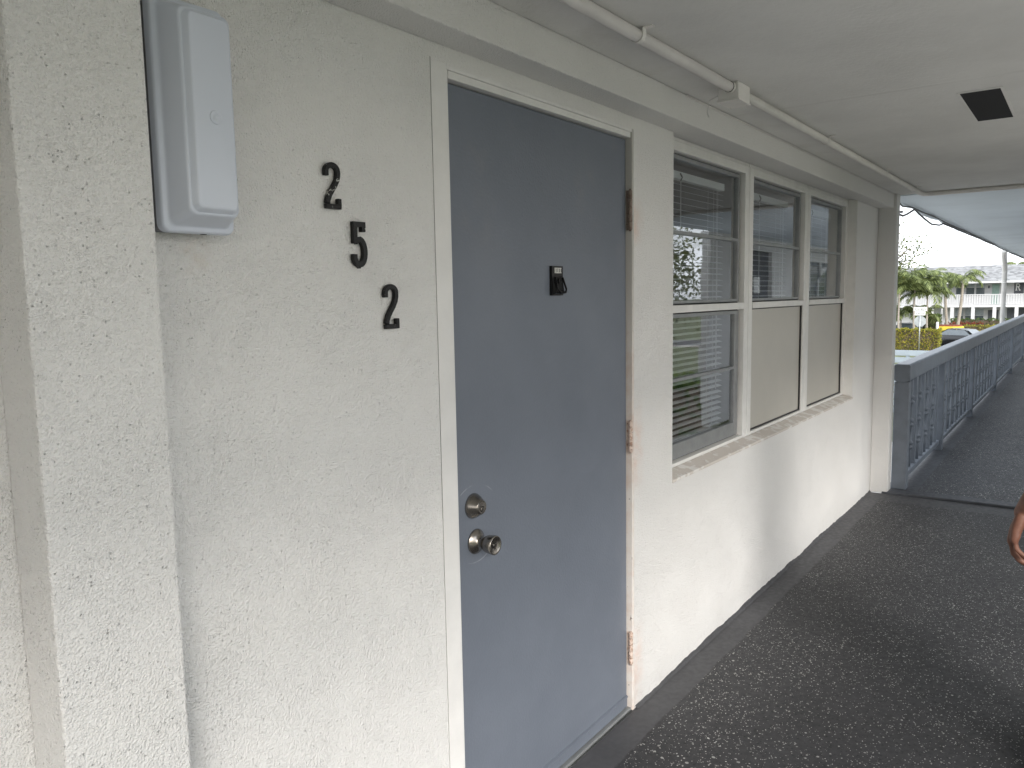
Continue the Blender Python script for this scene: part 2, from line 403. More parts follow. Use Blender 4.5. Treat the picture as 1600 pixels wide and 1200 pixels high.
def root_loc(o):
    v = Vector((0, 0, 0))
    while o is not None: v += o.location; o = o.parent
    return v
def obj(name, mb, mats, parent=None, bev=0., seg=2, fix=False):
    off = root_loc(parent) if parent else Vector((0, 0, 0))
    me = bpy.data.meshes.new(name)
    me.from_pydata([(p[0] - off.x, p[1] - off.y, p[2] - off.z) for p in mb.v], [], mb.f)
    mats = mats if isinstance(mats, (list, tuple)) else [mats]
    for q in mats: me.materials.append(M[q])
    me.polygons.foreach_set('material_index', mb.mi); me.polygons.foreach_set('use_smooth', mb.sf)
    me.update()
    if fix:
        b = bmesh.new(); b.from_mesh(me); bmesh.ops.remove_doubles(b, verts=b.verts, dist=1e-5); bmesh.ops.recalc_face_normals(b, faces=b.faces); b.to_mesh(me); b.free()
    o = bpy.data.objects.new(name, me); COL.objects.link(o)
    if parent: o.parent = parent
    if bev:
        md = o.modifiers.new('bevel', 'BEVEL'); md.width = bev; md.segments = seg; md.limit_method = 'ANGLE'; md.angle_limit = R(40)
    return o
def tag(o, label=None, cat=None, group=None, kind=None):
    if label: o['label'] = label
    if cat: o['category'] = cat
    if group: o['group'] = group
    if kind: o['kind'] = kind
    return o
def thing(name, label, cat, loc=(0, 0, 0), group=None):
    o = bpy.data.objects.new(name, None); COL.objects.link(o); o.location = loc; o.empty_display_size = .1
    return tag(o, label, cat, group)
def copy_part(o, parent, loc):
    c = o.copy(); COL.objects.link(c); c.parent = parent; c.location = loc; return c

# ================================================================== SETTING
GZ = -2.75
tag(obj('ground', MB().quad((-400, -400, GZ), (600, -400, GZ), (600, 400, GZ), (-400, 400, GZ)), 'grass'), kind='structure')
tag(obj('bounce_paving', MB().quad((-30, -9.5, GZ + .006), (24, -9.5, GZ + .006), (24, -2.1, GZ + .006), (-30, -2.1, GZ + .006)).quad((6.4, .2, GZ + .006), (24, .2, GZ + .006), (24, 16, GZ + .006), (6.4, 16, GZ + .006)), 'concrete'), kind='structure')  # concrete added to bounce neutral light upwards instead of lawn green
tag(obj('road', MB().quad((63.2, -60, GZ + .004), (73, -60, GZ + .004), (73, 80, GZ + .004), (63.2, 80, GZ + .004)), 'asphalt'), kind='structure')
tag(obj('parking_lot', MB().quad((75.0, 8.6, GZ + .004), (79, 8.6, GZ + .004), (79, 30, GZ + .004), (75.0, 30, GZ + .004)), 'asphalt'), kind='structure')
kb = MB().box(63.0, 63.2, -60, 80, GZ, GZ + .13)
tag(obj('kerb', kb, 'concrete', bev=.02), kind='structure')
# the walkway we stand on and the landing beyond the joint
tag(obj('walkway', MB().box(-9, 6.212, -2.0, .0, -.2, 0), 'floor'), kind='structure')
tag(obj('walkway_landing', MB().box(6.224, 24, -1.82, -.08, -.2, .016), 'floor2', bev=.006), kind='structure')
# painted cove where the floor coating laps up the wall, with a ragged upper edge
def cove(x0, x1):
    mb = MB(); n = int((x1 - x0) / .022); vs = []; rr = random.Random(3)
    h = .012
    for i in range(n + 1):
        x = x0 + (x1 - x0) * i / n; h += rr.uniform(-.004, .004); h = min(max(h, .006), .021)
        vs += [(x, -.012, .001), (x, -.0045, .006), (x, -.0025, h), (x, .01, h + .001)]
    fs = []
    for i in range(n):
        for j in range(3): a = i * 4 + j; fs.append((a, a + 4, a + 5, a + 1))
    return mb.add(vs, fs, False)
mb = cove(2.435, 6.22)
tag(obj('floor_cove', mb, 'floor'), kind='structure')

# ================================================================== NEAR BUILDING
B = thing('apartment_building', 'white stucco apartment building with a slate door, numbers and a three-part window', 'building', (2.0, 0, 0))
def wallbox(*a): return obj('wall', MB().box(*a), 'stucco', B)
BT = 2.18
wallbox(-9, .47, 0, .2, 0, BT)
wallbox(.47, 1.418, 0, .2, 0, BT)
wallbox(1.418, 2.429, 0, .2, 2.045, BT)         # over the door
wallbox(2.429, 2.745, 0, .2, 0, BT)             # between door and window
wallbox(2.745, 5.598, 0, .2, 0, .772)           # under the window
wallbox(5.598, 6.33, 0, .2, 0, BT)
obj('wall', MB().box(2.745, 5.598, .0, .2, 2.10, BT), 'stucco', B)
obj('wall', MB().box(6.13, 6.33, .2, 8.0, GZ, 2.6), 'stucco_far', B)   # end wall
obj('wall', MB().box(-9, 6.33, .0, .2, GZ, -.21), 'stucco_far', B)       # storey below
obj('pilaster', MB().box(.472, .662, -.106, 0, 0, BT), 'stucco', B, bev=.004)
obj('beam', MB().box(.662, 6.232, -.100, 0, 2.084, BT), 'stucco', B, bev=.004)
obj('beam', MB().box(-9, .472, -.100, 0, 2.084, BT), 'stucco', B, bev=.004)
obj('column', MB().box(6.225, 6.335, -.122, 0, .0, BT), 'stucco', B, bev=.005)
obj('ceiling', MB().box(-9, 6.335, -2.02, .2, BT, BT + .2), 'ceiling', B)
obj('roof', MB().box(-9, 6.33, .2, 8, 2.6, 2.8), 'concrete', B)
obj('fascia', MB().box(-9, 6.335, -2.13, -2.02, BT - .13, BT + .24), 'trim', B)
# plaster bead lines and cracks between beam and ceiling
mb = MB(); rr = random.Random(11)
pts = [(2.62 + i * .19, -.103, 2.176 - .002 * rr.random()) for i in range(20)]
mb.tube(pts, .0035, 5); obj('caulk_bead', mb, 'pipe', B)
# room behind the window
rm = MB()
rm.quad((2.45, 3.2, -.01), (6.1, 3.2, -.01), (6.1, 3.2, 2.4), (2.45, 3.2, 2.4))
rm.quad((2.45, .2, -.01), (2.45, 3.2, -.01), (2.45, 3.2, 2.4), (2.45, .2, 2.4))
rm.quad((6.1, .2, -.01), (6.1, .2, 2.4), (6.1, 3.2, 2.4), (6.1, 3.2, -.01))
rm.quad((2.45, .2, 2.4), (2.45, 3.2, 2.4), (6.1, 3.2, 2.4), (6.1, .2, 2.4))
rm.cur = 1; rm.quad((2.45, .2, 0), (6.1, .2, 0), (6.1, 3.2, 0), (2.45, 3.2, 0))
obj('room', rm, ['room', 'room_floor'], B)

# ---- door frame and door
DX0, DX1, DZ0, DZ1, DY = 1.489, 2.411, .014, 2.012, .020
fr = MB()
fr.box(1.418, 1.476, -.001, .12, 0, 2.045)      # left face of the frame
fr.box(1.476, 1.486, .006, .12, 0, 2.034)
fr.box(1.476, 2.416, -.001, .12, 2.034, 2.045)
fr.box(1.486, 2.416, .004, .12, 2.016, 2.034)
DF = obj('door_frame', fr, 'frame', B, bev=.0015)
jm = MB(); jm.box(2.416, 2.429, -.002, .12, 0, 2.045)
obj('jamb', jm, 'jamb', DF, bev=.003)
obj('groove', MB().box(1.4168, 1.4180, -.0012, .002, 0, 2.05), 'room', DF)
D = obj('door', MB().box(DX0, DX1, DY, DY + .045, DZ0, DZ1), 'door', B, bev=.003)
tag(D, 'slate blue painted flat door')
obj('door_gap', MB().box(1.4864, 2.4158, .072, .09, .001, 2.0158), 'gap', DF)
sw = MB(); sw.box(DX0 + .002, DX1 - .004, DY - .004, DY, .016, .058); sw.box(DX0 + .002, DX1 - .004, DY - .007, DY - .004, .050, .056)
for i in range(5): sw.lathe((1.6 + .18 * i, DY - .004, .036), (0, -1, 0), [(0, .005), (.002, .004)], 8)
obj('door_sweep', sw, 'door', D, bev=.001)
obj('threshold', MB().box(1.487, 2.415, .004, .075, .001, .012), 'alu', DF, bev=.003)
# lock set
def lockset():
    c = (1.560, DY, .950)
    mb = MB()
    mb.lathe(c, (0, -1, 0), [(0, .0335), (.003, .0335), (.006, .0322), (.012, .0295), (.024, .0215), (.0285, .0195), (.0305, .018)], 40)
    mb.lathe((c[0], c[1] - .0305, c[2]), (0, -1, 0), [(0, .0165), (.0012, .0162)], 32)
    mb.cur = 1
    mb.lathe((c[0], c[1] - .0306, c[2]), (0, -1, 0), [(0, .0178), (.0006, .0172)], 32)
    mb.lathe((c[0], c[1] - .0317, c[2] - .004), (0, -1, 0), [(0, .0085), (.0005, .008)], 24)
    mb.cur = 0
    mb.lathe((c[0], c[1] - .032, c[2] - .004), (0, -1, 0), [(0, .007), (.0015, .0063)], 24)
    mb.cur = 1; mb.box(c[0] - .0008, c[0] + .0008, c[1] - .0342, c[1] - .0334, c[2] - .0095, c[2] + .001)
    obj('deadbolt', mb, ['nickel', 'keyway'], D)
    c = (1.568, DY, .852); mb = MB()
    mb.lathe(c, (0, -1, 0), [(0, .0335), (.003, .0335), (.005, .0322), (.013, .022), (.016, .0165), (.020, .0145), (.030, .0135), (.034, .0175),
             (.037, .0215), (.043, .0235), (.062, .0255), (.066, .0252), (.0675, .0235), (.0655, .0205), (.063, .012), (.0628, .0085)], 40)
    mb.cur = 1; mb.lathe((c[0], c[1] - .0625, c[2]), (0, -1, 0), [(0, .0084), (.0016, .0078)], 24)
    mb.cur = 0; mb.lathe((c[0], c[1] - .064, c[2]), (0, -1, 0), [(0, .0062), (.0012, .0056)], 24)
    mb.cur = 1; mb.box(c[0] - .0008, c[0] + .0008, c[1] - .0660, c[1] - .0651, c[2] - .0045, c[2] + .0045)
    obj('doorknob', mb, ['nickel', 'keyway'], D)
lockset()
# hinges: five knuckles each on a pin
for zc, hh in ((1.778, .132), (1.004, .108), (.235, .118)):
    mb = MB(); z = zc - hh / 2
    for i in range(5):
        mb.lathe((2.4125, .004, z + i * hh / 5 + .0012), (0, 0, 1), [(0, .0066), (.0008, .0074), (hh / 5 - .0032, .0074), (hh / 5 - .0024, .0066)], 14)
    mb.lathe((2.4125, .004, z - .004), (0, 0, 1), [(0, .004), (hh + .008, .004)], 10)
    mb.box(2.414, 2.4165, -.0005, .02, z, z + hh)
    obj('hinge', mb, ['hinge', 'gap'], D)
# knocker with viewer and name slot
mb = MB()
x0, x1, z0, z1 = 1.938, 1.998, 1.496, 1.582
mb.box(x0, x1, DY - .009, DY, z0, z1)
mb.hexa([(x0 + .004, DY - .009, z0 + .003), (x1 - .004, DY - .009, z0 + .003), (x1 - .004, DY - .009, z0 + .056), (x0 + .004, DY - .009, z0 + .056)],
        [(x0 + .008, DY - .020, z0 + .006), (x1 - .008, DY - .020, z0 + .006), (x1 - .012, DY - .013, z0 + .054), (x0 + .012, DY - .013, z0 + .054)])
mb.tube([(x0 + .010, DY - .014, z0 + .052), (x0 + .006, DY - .024, z0 + .018), (x0 + .016, DY - .028, z0 + .008), (x1 - .016, DY - .028, z0 + .008), (x1 - .006, DY - .024, z0 + .018), (x1 - .010, DY - .014, z0 + .052)], .0032, 8)
mb.lathe(((x0 + x1) / 2, DY - .014, z0 + .042), (0, -1, 0), [(0, .009), (.005, .008), (.0055, .005), (.003, .004)], 20)
mb.cur = 1; mb.box(x0 + .014, x1 - .010, DY - .0102, DY - .009, z1 - .021, z1 - .005)
mb.cur = 0
for i in range(4): mb.box(x0 + .019 + i * .009, x0 + .0215 + i * .009, DY - .0108, DY - .0102, z1 - .018, z1 - .008)
tag(obj('door_knocker', mb, ['black', 'tag'], D, bev=.001), 'black knocker with viewer and name slot')

# ---- window: three units in one recess
WY = .058
UN = [(2.747, 3.716), (3.722, 4.676), (4.682, 5.596)]
SLAT = None
sm = MB(); sm.hexa([(2.746, -.004, .772), (5.597, -.004, .772), (5.597, .062, .772), (2.746, .062, .772)],
                   [(2.746, -.004, .784), (5.597, -.004, .784), (5.597, .062, .800), (2.746, .062, .800)])
tag(obj('window_sill', sm, 'sill', B, bev=.002), 'sill with peeling tan paint')
rj = MB(); rj.box(5.590, 5.5978, .002, .060, .801, 2.098); obj('window_reveal', rj, 'trim', B)
for i, (a, b) in enumerate(UN):
    F = .052; f = MB()
    f.box(a, a + F, WY, WY + .07, .801, 2.083); f.box(b - F, b, WY, WY + .07, .801, 2.083)
    f.box(a + F, b - F, WY, WY + .07, 2.048, 2.083); f.box(a + F, b - F, WY, WY + .07, .801, .815)
    f.box(a + F, b - F, WY - .004, WY + .07, 1.420, 1.450)
    f.box(a, b, WY + .004, WY + .03, 2.0845, 2.099)
    W = obj('window', f, 'trim', B, bev=.002)
    obj('frame_gap', MB().box(b - .001, b + .007, WY + .012, WY + .05, .801, 2.083), 'gap', W) if i < 2 else None
    ai, bi = a + F, b - F
    def sash(z0, z1, sd, bt, muntin, gy):
        s = MB()
        s.box(ai + .008, ai + .008 + sd, gy - .012, gy + .012, z0 + .006, z1 - .006); s.box(bi - .012 - sd, bi - .012, gy - .012, gy + .012, z0 + .006, z1 - .006)
        s.box(ai + .008 + sd, bi - .012 - sd, gy - .012, gy + .012, z0 + .006, z0 + .006 + bt); s.box(ai + .008 + sd, bi - .012 - sd, gy - .012, gy + .012, z1 - .022, z1 - .006)
        obj('sash', s, 'alu', W, bev=.0015)
        g = MB(); g.box(bi - .012, bi, gy - .002, gy + .02, z0, z1); g.box(ai, ai + .008, gy - .002, gy + .02, z0, z1); g.box(ai + .008, bi - .012, gy - .001, gy + .02, z1 - .006, z1); g.box(ai + .008, bi - .012, gy - .001, gy + .02, z0, z0 + .006)
        obj('gasket', g, 'gasket', W)
        if muntin: obj('muntin', MB().box(ai + .008 + sd, bi - .012 - sd, gy - .011, gy + .009, muntin - .008, muntin + .006), 'alu', W, bev=.001)
        zs = [z0 + .006 + bt] + ([muntin] if muntin else []) + [z1 - .02]
        for q in range(len(zs) - 1):
            e = .001 * random.uniform(-1, 1)
            p = MB(); p.quad((ai + .01 + sd, gy + e, zs[q]), (bi - .012 - sd, gy - e, zs[q]), (bi - .012 - sd, gy, zs[q + 1]), (ai + .01 + sd, gy, zs[q + 1]))
            obj('pane', p, 'glass', W)
    sash(1.450, 2.048, .018, .012, 1.742, WY + .034)
    if i == 0: sash(.815, 1.420, .048, .062, 1.146, WY + .034)
    else:
        obj('panel', MB().box(ai + .006, bi - .006, WY + .018, WY + .022, .822, 1.414), 'panel', W)
        g = MB(); g.box(bi - .006, bi, WY + .009, WY + .03, .815, 1.42); g.box(ai, ai + .006, WY + .016, WY + .03, .815, 1.42); g.box(ai + .006, bi - .006, WY + .016, WY + .03, 1.414, 1.42); g.box(ai + .006, bi - .006, WY + .012, WY + .03, .815, .822)
        obj('gasket', g, 'gasket', W)
# venetian blinds: one behind each unit
BL = ['white venetian blind behind the two-sash window beside the slate door', 'white venetian blind behind the middle window, above a beige panel', 'white venetian blind behind the window nearest the white column']
smb = MB(); n = 6
sv = []
for j in range(n + 1):
    u = -1 + 2 * j / n; sv += [(0, u * .0125, .0022 * (1 - u * u) + u * .0022), (1, u * .0125, .0022 * (1 - u * u) + u * .0022)]
smb.add(sv, [(2 * j, 2 * j + 1, 2 * j + 3, 2 * j + 2) for j in range(n)], True)
SM = bpy.data.meshes.new('slat'); SM.from_pydata(smb.v, [], smb.f); SM.materials.append(M['vinyl']); SM.polygons.foreach_set('use_smooth', [True] * n)
for i, (a, b) in enumerate(UN):
    x0, x1, y = a + .06, b - .118, .150
    V = thing('venetian_blind', BL[i], 'blind', (x0, y, .85), 'venetian blinds behind the apartment window')
    obj('headrail', MB().box(x0 - .003, x1 + .003, y - .014, y + .014, 1.968, 2.000), 'vinyl', V, bev=.002)
    mb = MB(); mb.tube([(x0 + (x1 - x0) * .37, y - .018, 1.992), (x0 + (x1 - x0) * .37 + .006, y - .024, 1.975), (x0 + (x1 - x0) * .37 - .004, y - .022, 1.962)], .003, 6)
    obj('tilt_hook', mb, 'gasket', V)
    z = 1.951; zb = .855 if i == 0 else 1.395; kk = 0
    rr = random.Random(i + 5)
    while z > zb:
        s = bpy.data.objects.new('slat', SM); COL.objects.link(s); s.parent = V
        s.location = (rr.uniform(-.001, .001), rr.uniform(-.0006, .0006), z - .85); s.scale = (x1 - x0, 1, 1)
        s.rotation_euler = (R(6) + rr.uniform(-.02, .02), rr.uniform(-.0015, .0015), 0)
        z -= .0262; kk += 1
    obj('bottom_rail', MB().box(x0, x1, y - .012, y + .012, z, z + .012), 'vinyl', V, bev=.002)
    for q in (.16, .84):
        for dy in (-.0135, .0135):
            mb = MB(); xx = x0 + (x1 - x0) * q + .002 * dy; mb.tube([(xx, y + dy, z + .01), (xx, y + dy, 1.97)], .0009, 4); obj('ladder_cord', mb, 'cord', V)
    mb = MB(); xx = x0 + (x1 - x0) * .37; mb.tube([(xx, y - .02, 1.965), (xx + .002, y - .02, 1.40)], .0022, 6); obj('tilt_wand', mb, 'cord', V)
    mb = MB(); xx = x1 - .1; mb.tube([(xx, y - .018, 1.968), (xx + .004, y - .018, max(z + .02, 1.05))], .0012, 4); mb.tube([(xx + .012, y - .018, 1.968), (xx + .01, y - .018, max(z + .02, 1.05))], .0012, 4); obj('pull_cord', mb, 'cord', V)

# ---- soffit vent
vt = thing('soffit_vent', 'black rectangular vent screen let into the white ceiling', 'vent', (3.53, -.915, 2.18))
mb = MB(); x0, x1, y0, y1 = 3.25, 3.817, -.977, -.855
for q in ((x0 - .016, x1 + .016, y0 - .010, y0), (x0 - .016, x1 + .016, y1, y1 + .010), (x0 - .016, x0, y0, y1), (x1, x1 + .016, y0, y1)): mb.box(*q, 2.1772, 2.1795)
obj('frame', mb, 'ceiling', vt, bev=.001)
obj('screen', MB().box(x0, x1, y0, y1, 2.1772, 2.1794), 'grille', vt)

# ---- conduit with junction box and straps
cd = thing('conduit_pipe', 'white painted conduit with junction box running along the ceiling edge', 'conduit', (2.66, -.26, 2.15))
py, pz, pr = -.280, 2.161, .0165
obj('pipe', MB().tube([(-9, py, pz), (2.572, py, pz)], pr, 16), 'pipe', cd)
obj('pipe', MB().tube([(2.68, py, pz), (6.10, py, pz), (6.215, py - .004, pz + .001), (6.25, py - .03, pz + .002), (6.262, py - .08, pz + .003), (6.268, -.42, pz + .004), (6.268, -1.7, pz + .004)], pr * .9, 16), 'pipe', cd)
jb = MB(); jb.box(2.572, 2.680, py - .026, py + .044, 2.126, 2.1795)
jbo = obj('junction_box', jb, 'pipe', cd, bev=.003)
lb = MB(); lb.box(2.569, 2.683, py - .029, py + .047, 2.120, 2.1255)
for dx in (2.581, 2.671):
    for dy in (-.020, .038): lb.lathe((dx, py + dy, 2.120), (0, 0, -1), [(0, .004), (.002, .003)], 8)
obj('cover_plate', lb, 'pipe', jbo, bev=.001)
mb = MB(); mb.lathe((2.557, py, pz), (1, 0, 0), [(0, .0178), (.004, .0184), (.0149, .0184)], 18); mb.cur = 1; mb.lathe((2.554, py, pz), (1, 0, 0), [(0, .0175), (.003, .0175)], 18)
obj('coupling', mb, ['pipe', 'gap'], cd)
for cx in (-2.4, -.2, 1.915, 3.72, 4.95, 5.9):
    mb = MB(); pts = []
    for q in range(9): t = math.pi * (1 + q / 8); pts.append((py + (pr + .0025) * math.cos(t), pz + (pr + .0025) * math.sin(t)))
    pts = [(py - pr - .0025, 2.179)] + pts + [(py + pr + .0025, 2.179)]
    for (ya, za), (yb, zb) in zip(pts, pts[1:]):
        mb.hexa([(cx - .009, ya, za), (cx + .009, ya, za), (cx + .009, yb, zb), (cx - .009, yb, zb)], [(cx - .009, ya + (py - ya) * .1, za + (pz - za) * .1), (cx + .009, ya + (py - ya) * .1, za + (pz - za) * .1), (cx + .009, yb + (py - yb) * .1, zb + (pz - zb) * .1), (cx - .009, yb + (py - yb) * .1, zb + (pz - zb) * .1)])
    mb.box(cx - .009, cx + .009, py - pr - .028, py - pr - .002, 2.1765, 2.1795)
    obj('strap', mb, 'pipe', cd)
# thin loose wire scraps by the box
wr = MB(); wr.tube([(2.70, -.20, 2.178), (2.75, -.135, 2.176), (2.80, -.106, 2.150), (2.82, -.103, 2.136)], .0018, 6)
tag(obj('wire_scrap', wr, 'cord'), 'short painted wire end beside the ceiling junction box', 'wire')

# ---- wall light
lx, lz0, lz1 = .764, 1.606, 1.975
WL = thing('wall_light', 'white plastic rectangular wall light beside the stucco pilaster', 'light', (lx, 0, lz0))
def rrect(cx, cz, hw, hh, r, n=6):
    p = []
    for (sx, sz, a0) in ((1, 1, 0), (-1, 1, 90), (-1, -1, 180), (1, -1, 270)):
        for q in range(n + 1): a = R(a0 + 90 * q / n); p.append((cx + sx * (hw - r) + r * math.cos(a), cz + sz * (hh - r) + r * math.sin(a)))
    return p
def shells(rings, name, mat, parent):
    mb = MB(); n = len(rings[0][0]); vs = []
    for poly, y in rings: vs += [(a, y, b) for a, b in poly]
    fs = []
    for i in range(len(rings) - 1):
        for j in range(n): k2 = (j + 1) % n; fs.append((i * n + j, i * n + k2, (i + 1) * n + k2, (i + 1) * n + j))
    fs.append(tuple((len(rings) - 1) * n + j for j in range(n)))
    mb.add(vs, fs, True); o = obj(name, mb, mat, parent, fix=True)
    md = o.modifiers.new('en', 'EDGE_SPLIT'); md.split_angle = R(50); return o
cz = (lz0 + lz1) / 2; hh = (lz1 - lz0) / 2
RR = lambda hw, hd, r: rrect(lx, cz, hw, hh - hd, r)
shells([(RR(.060, .004, .010), -.001), (RR(.060, .004, .010), -.050)], 'back_box', 'fixture_base', WL)
shells([(RR(.066, 0, .014), -.046), (RR(.066, 0, .014), -.058), (RR(.0645, .0015, .013), -.062), (RR(.062, .004, .012), -.0635), (RR(.058, .008, .012), -.0632),
        (RR(.0555, .0105, .012), -.065), (RR(.054, .012, .012), -.068), (RR(.0460, .024, .013), -.104), (RR(.0445, .0255, .013), -.1075), (RR(.0425, .0275, .012), -.109), (RR(.0410, .029, .011), -.1088),
        (RR(.0395, .0305, .011), -.1105), (RR(.0365, .034, .010), -.119), (RR(.0345, .036, .009), -.1205), (RR(.032, .0385, .009), -.121)], 'lens', 'fixture', WL)
mb = MB(); mb.lathe((lx + .002, -.1208, 1.785), (0, -1, 0), [(0, .011), (.0012, .0105), (.0016, .0085), (.0008, .0075), (.0018, .005), (.0036, .003), (.004, .001)], 24)
obj('latch_button', mb, 'fixture', WL)
mb = MB(); mb.lathe((lx + .012, -.052, lz0 + .0006), (0, 0, -1), [(0, .0055), (.0012, .0052)], 14); obj('screw_hole', mb, 'gasket', WL)

# ---- house numbers
def stroke(path, w):
    pts = [Vector((a, b)) for a, b in path]; Lp = []; Rp = []
    ws = w if isinstance(w, list) else [w] * len(pts)
    for i, p in enumerate(pts):
        if i == 0: t0 = t1 = (pts[1] - p).normalized()
        elif i == len(pts) - 1: t0 = t1 = (p - pts[i - 1]).normalized()
        else: t0 = (p - pts[i - 1]).normalized(); t1 = (pts[i + 1] - p).normalized()
        n0 = Vector((-t0.y, t0.x)); n1 = Vector((-t1.y, t1.x)); nn = (n0 + n1).normalized(); kx = min(1 / max(nn.dot(n0), .35), 1.5)
        Lp.append(p + nn * ws[i] / 2 * kx); Rp.append(p - nn * ws[i] / 2 * kx)
    return [(q.x, q.y) for q in Lp] + [(q.x, q.y) for q in reversed(Rp)]
def arc(cx, cy, rx, ry, a0, a1, n=9): return [(cx + rx * math.cos(R(a0 + (a1 - a0) * i / n)), cy + ry * math.sin(R(a0 + (a1 - a0) * i / n))) for i in range(n + 1)]
two = [(.075, .70), (.075, .78)] + arc(.235, .80, .160, .135, 180, 0, 12) + [(.392, .72), (.365, .62), (.30, .51), (.215, .40), (.145, .30), (.10, .20), (.085, .12)]
two_foot = [(.030, .065), (.400, .065), (.400, .24)]
five = [(.345, .775), (.345, .935), (.10, .935), (.10, .52)]
five_bowl = [(.10, .545), (.16, .60), (.235, .615)] + arc(.215, .34, .16, .275, 75, -90, 12) + arc(.215, .225, .14, .16, 270, 180, 6) + [(.075, .29)]
def number(label, paths, x0, z0, h, tilt=0.):
    mb = MB(); t = .010
    for i, (p, wd) in enumerate(paths):
        mb.prism(stroke(p, wd), lambda a, b, d: (x0 + (a - tilt * b) * h, d, z0 + b * h), -.002 - .0004 * i, -.002 - t - .0004 * i)
    o = obj('house_number', mb, 'number', None, fix=True); md = o.modifiers.new('b', 'BEVEL'); md.width = .0016; md.segments = 2; md.limit_method = 'ANGLE'; md.angle_limit = R(50)
    tag(o, label, 'house number', None); return o
P2 = [(two, .112), (two_foot, .105)]; P5 = [(five, .108), (five_bowl, .112)]
number('black chipped metal numeral two, uppermost of the three beside the door', P2, 1.078, 1.676, .095)
number('black metal numeral five on the white stucco', P5, 1.146, 1.560, .097)
number('black metal numeral two, lowest of the three, beside the door frame', P2, 1.232, 1.426, .101)

# ================================================================== LANDING ROOF, CABLES, DOWNPIPE
WR = thing('walkway_roof', 'pale flat roof slab over the far walkway with a ragged edge', 'roof', (12, -1, 2.18))
obj('slab', MB().box(6.350, 24, -1.95, -.03, 2.176, 2.30), 'roofslab', WR)
obj('joint_strip', MB().box(6.336, 6.349, -1.95, -.03, 2.190, 2.28), 'gap', WR)
dr = MB(); rr = random.Random(21); xs = [6.352 + i * .06 for i in range(290)]; vs = []
hz = .012
for x in xs:
    hz = min(max(hz + rr.uniform(-.006, .006), .002), .024); vs += [(x, -.03, 2.31), (x, -.028 + rr.uniform(0, .004), 2.177 - hz), (x, -.048, 2.1755 - hz * .3)]
dr.add(vs, [(i * 3 + j, i * 3 + 3 + j, i * 3 + 4 + j, i * 3 + 1 + j) for i in range(len(xs) - 1) for j in (0, 1)], True)
obj('drip_edge', dr, 'roofslab', WR)
cb = MB(); P = [(6.34, -.135, 2.06)]
for i, (x, z) in enumerate(((6.6, 2.085), (6.85, 2.075), (7.1, 2.11), (7.35, 2.165), (7.6, 2.15), (7.9, 2.118), (8.3, 2.105), (8.7, 2.12), (9.0, 2.155))): P.append((x, -.04 - .01 * (i % 2), z))
for x in range(10, 23): P.append((x, -.045 + rr.uniform(-.012, .012), 2.160 + rr.uniform(-.008, .01))) 
cb.tube(P, .0085, 7)
tag(obj('cable', cb, 'cable'), 'grey cable sagging along the edge of the far walkway roof', 'cable')
cb = MB(); P = [(6.34, -.12, 2.12), (6.7, -.07, 2.135), (7.1, -.07, 2.16), (7.5, -.075, 2.155), (8.2, -.07, 2.168), (9.2, -.075, 2.155), (10.4, -.07, 2.166), (12, -.072, 2.158), (14, -.07, 2.166)]
cb.tube(P, .006, 6)
tag(obj('cable', cb, 'cable'), 'thin taut cable clipped under the far walkway roof edge', 'cable')
dp = thing('downpipe', 'white downpipe with a bent top beyond the grey railing', 'downpipe', (17.5, .05, 0))
mb = MB(); mb.tube([(17.5, .05, -2.7), (17.5, .05, 1.80), (17.46, .047, 1.86), (17.3, .04, 1.93), (16.7, .01, 2.10), (16.55, .0, 2.15), (16.5, -.01, 2.18)], .042, 12)
obj('pipe', mb, 'pipe', dp)
for z in (-1.5, .3, 1.6): obj('bracket', MB().lathe((17.5, .05, z), (0, 0, 1), [(0, .042), (.001, .047), (.03, .047), (.031, .042)], 14), 'pipe', dp)

# ================================================================== RAILINGS
def railing(name, label, x0, x1, y0, posts, seed, wall_z=0.016, dirx=True):
    rg = thing(name, label, 'railing', ((x0 + x1) / 2, y0, 0), 'grey balcony railings')
    rl = root_loc(rg)
    cap = [(-.055, .835), (-.055, .945), (-.045, .955), (.045, .955), (.055, .945), (.055, .835), (.032, .822), (-.032, .822)]
    obj('cap', MB().prism(cap, lambda a, b, d: (d, y0 + a, b), x0, x1), 'rail', rg, bev=.006)
    obj('bottom_rail', MB().box(x0 + .1, x1, y0 - .03, y0 + .03, .075, .115), 'rail', rg, bev=.004)
    pm = obj('post', MB().box(-.045, .045, -.051, .051, wall_z, .823), 'rail', None, bev=.005); pm.parent = rg
    pm.location = (posts[0] - rl.x, 0, 0)
    for p in posts[1:]: copy_part(pm, rg, (p - rl.x, 0, 0))
    flat = ornate = None
    for a, b in zip(posts, posts[1:]):
        nb = max(3, round((b - a) / .20)); nb += (nb + 1) % 2
        for i in range(nb):
            x = a + (b - a) * (i + 1) / (nb + 1)
            if i % 2 == 0:
                if flat is None:
                    flat = obj('baluster', MB().box(-.030, .030, -.018, .018, .116, .823), 'rail', None, bev=.003); flat.parent = rg; flat.location = (x - rl.x, 0, 0)
                else: copy_part(flat, rg, (x - rl.x, 0, 0))
            else:
                if ornate is None:
                    pr_ = [(0, .016), (.12, .016)]
                    for c in (.15, .19, .33, .37, .51, .55): pr_ += [(c - .016, .014), (c - .008, .026), (c + .008, .026), (c + .016, .014)]
                    pr_ += [(.60, .016), (.705, .016)]
                    ornate = obj('turned_baluster', MB().lathe((0, 0, .117), (0, 0, 1), pr_, 12), 'rail', None); ornate.parent = rg; ornate.location = (x - rl.x, 0, 0)
                else: copy_part(ornate, rg, (x - rl.x, 0, 0))
    return rg
railing('railing', 'slate grey railing with turned balusters starting at the white column', 6.346, 23.9, -.172, [6.392, 8.15, 10.5, 13.4, 16.3, 19.2, 22.1, 23.85], 1)
